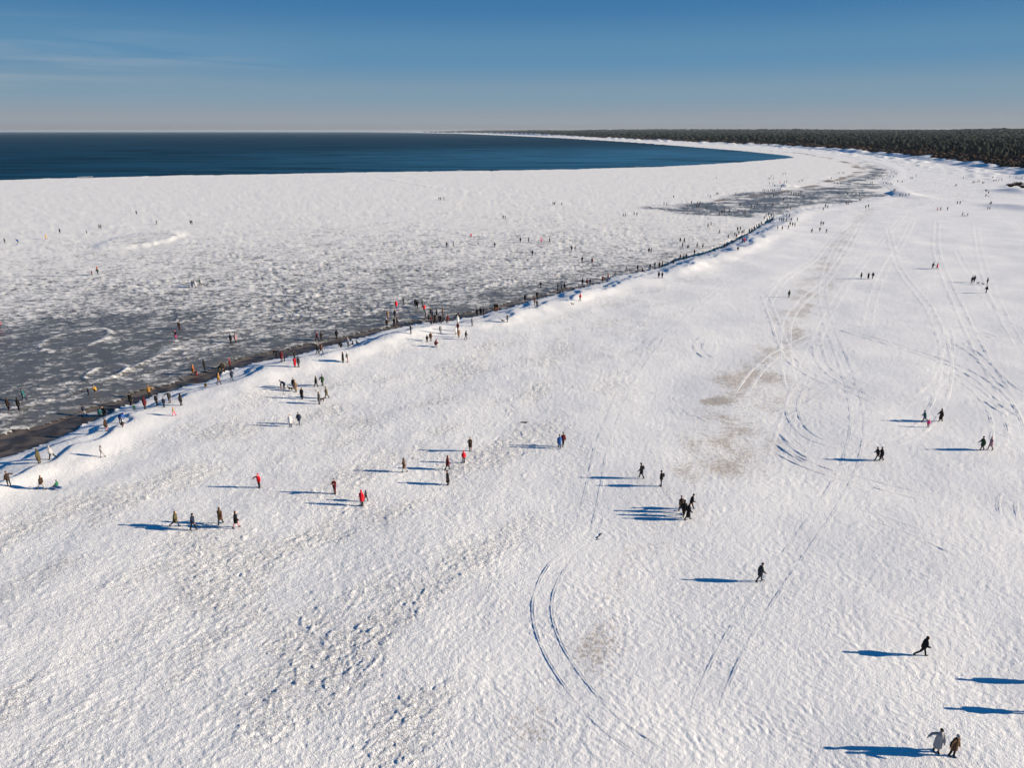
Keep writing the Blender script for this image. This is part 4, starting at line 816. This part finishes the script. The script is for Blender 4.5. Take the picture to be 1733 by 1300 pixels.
# ------------------------------------------------------------------ pine forest and scrub behind the dunes: one dark mass
phi = (1+5**.5)/2
IV = np.array([(-1, phi, 0), (1, phi, 0), (-1, -phi, 0), (1, -phi, 0), (0, -1, phi), (0, 1, phi), (0, -1, -phi), (0, 1, -phi), (phi, 0, -1), (phi, 0, 1), (-phi, 0, -1), (-phi, 0, 1)])/1.9
IF = np.array([(0, 11, 5), (0, 5, 1), (0, 1, 7), (0, 7, 10), (0, 10, 11), (1, 5, 9), (5, 11, 4), (11, 10, 2), (10, 7, 6), (7, 1, 8), (3, 9, 4), (3, 4, 2), (3, 2, 6), (3, 6, 8), (3, 8, 9), (4, 9, 5), (2, 4, 11), (6, 2, 10), (8, 6, 7), (9, 8, 1)])
def blobs(name, C, S, mats, jit, label, cat, pick=None):
    n = len(C); V = IV[None]*(1+RNG.uniform(-jit, jit, (n, 12, 1))); a = RNG.uniform(0, 6.28, n); ca, sa = np.cos(a)[:, None], np.sin(a)[:, None]
    V = np.stack([V[..., 0]*ca-V[..., 1]*sa, V[..., 0]*sa+V[..., 1]*ca, V[..., 2]], -1)*S[:, None, :]+C[:, None, :]
    F = (IF[None]+(np.arange(n)*12)[:, None, None]).reshape(-1, 3)
    me = bpy.data.meshes.new(name); nv, nf = n*12, len(F); me.vertices.add(nv); me.loops.add(nf*3); me.polygons.add(nf)
    me.vertices.foreach_set('co', V.reshape(-1).astype(np.float32)); me.loops.foreach_set('vertex_index', F.reshape(-1).astype(np.int32))
    me.polygons.foreach_set('loop_start', np.arange(0, nf*3, 3, dtype=np.int32)); me.update(calc_edges=True)
    for m in mats: me.materials.append(m)
    if pick is not None: me.polygons.foreach_set('material_index', np.repeat(pick, 20).astype(np.int32))
    o = bpy.data.objects.new(name, me); col.objects.link(o); tag(o, label, cat, kind='stuff'); return o
def gz_many(x, y):
    r = np.hypot(x, y); dep = np.degrees(np.arctan2(H, r)); i = np.clip(np.searchsorted(-DEP, -dep)-1, 0, NRg-2)
    j = np.clip(((np.arctan2(x, y)-AZ[0])/(AZ[1]-AZ[0])).astype(int), 0, NCg-2); return GZ[i, j]
def scatter(rmin, rmax, n, az0, az1): # even in log distance: finer grain near
    r = np.exp(RNG.uniform(math.log(rmin), math.log(rmax), n)); a = np.radians(RNG.uniform(az0, az1, n)); return r*np.sin(a), r*np.cos(a), r
fm = []
for c1, c2 in (((.008, .013, .012), (.012, .018, .015)), ((.010, .015, .013), (.014, .019, .016))):
    m = new_mat('dark pine needles', c1, .9, .1); b = NB(m); b.color(b.mix(b.ss(b.noise(.06, 3), .35, .65), c1, c2)); fm.append(m)
x, y, r = scatter(330, 24000, 150000, -11, 57); ok = inside(x, y, FOREST_POLY); dF = dist(x, y, FOREST); ok &= dF > 50+22*perlin(x/60, y/60, 140); ok &= RNG.uniform(0, 1, len(x)) < np.where(dF < 900, 1, .75)
x, y, r, dF = x[ok][:24000], y[ok][:24000], r[ok][:24000], dF[ok][:24000]
g = gz_many(x, y); ht = (9+5*sstep(20, 150, dF))*RNG.uniform(.75, 1.2, len(x)); sp = np.clip(r/300, 2.0, 60)*RNG.uniform(.7, 1.25, len(x))
C1 = np.stack([x, y, g+ht*.62], 1); S1 = np.stack([sp, sp, ht*.42], 1)
C2 = C1+np.stack([RNG.normal(0, 1, len(x))*sp*.45, RNG.normal(0, 1, len(x))*sp*.45, ht*RNG.uniform(.05, .3, len(x))], 1); S2 = S1*np.array([.55, .55, .62])
blobs('pine_forest', C1, S1*np.array([1, 1, 1.15]), fm, .30, 'dark pine forest covering the land behind the dunes to the horizon', 'forest', RNG.integers(0, 2, len(x)))
sm = new_mat('brown leafless scrub', (.035, .022, .017), .95, .05); b = NB(sm); b.color(b.mix(b.noise(.15, 3), (.026, .016, .014), (.055, .034, .028)))
x, y, r = scatter(330, 5000, 70000, -3, 57); ok = inside(x, y, FOREST_POLY); dF = dist(x, y, FOREST); ok &= (dF < 85) & (dF > 1+9*np.abs(perlin(x/25, y/25, 141)))
x, y, r = x[ok][:9000], y[ok][:9000], r[ok][:9000]; hs_ = RNG.uniform(1.4, 4.2, len(x)); sp = np.clip(r/330, 1.5, 9)*RNG.uniform(.7, 1.4, len(x))
blobs('dune_scrub', np.stack([x, y, gz_many(x, y)+hs_*.4], 1), np.stack([sp, sp, hs_*.8], 1), [sm], .35, 'reddish brown leafless scrub along the front of the forest', 'scrub')
# bushes on the drift at the right edge
def bush(x, y, rad, hgt, label):
    X, Y, Z = ground(x, y); e = bpy.data.objects.new('bush', None); col.objects.link(e); e.location = (X, Y, Z-.1); rs = random.Random(int(x))
    for k in range(5):
        parts = []
        for q in range(60):
            a = rs.uniform(0, 6.28); sp_ = rs.uniform(.2, 1)**.6; b0 = Vector((rs.uniform(-.25, .25)*rad, rs.uniform(-.25, .25)*rad, 0)); tip = Vector((math.cos(a)*rad*sp_, math.sin(a)*rad*sp_, hgt*(1.1-.6*sp_**2)*rs.uniform(.6, 1)))
            mid = b0*.5+tip*.5+Vector((0, 0, hgt*.18)); parts.append(tube([b0, mid, tip], [(.05, .05), (.04, .04), (.015, .015)], 3))
        mesh_obj('branches', *merge(parts), [sm], e)
    tag(e, label, 'bush', 'bushes on the drift by the dune')
bush(1710, 316, 3.6, 3.0, 'leftmost brown leafless bush on the snow drift at right edge'); bush(1722, 314, 4.2, 3.4, 'middle brown leafless bush on the snow drift at right edge'); bush(1731, 318, 3.2, 2.6, 'rightmost brown bush on the snow drift, cut by picture edge')

# ------------------------------------------------------------------ thin winter haze
hz = bpy.data.materials.new('winter haze'); hz.use_nodes = True; t_ = hz.node_tree; t_.nodes.clear()
vo = t_.nodes.new('ShaderNodeVolumePrincipled'); vo.inputs['Color'].default_value = (.72, .85, 1, 1); vo.inputs['Density'].default_value = .000018; vo.inputs['Anisotropy'].default_value = .2
t_.links.new(vo.outputs[0], t_.nodes.new('ShaderNodeOutputMaterial').inputs['Volume'])
q = [(-95000, -2000, -3), (95000, -2000, -3), (95000, 125000, -3), (-95000, 125000, -3)]; q += [(a, b_, 75) for a, b_, c in q]
o = mesh_obj('haze', q, [(3, 2, 1, 0), (4, 5, 6, 7), (0, 1, 5, 4), (1, 2, 6, 5), (2, 3, 7, 6), (3, 0, 4, 7)], [hz], smooth=False); o['kind'] = 'stuff'
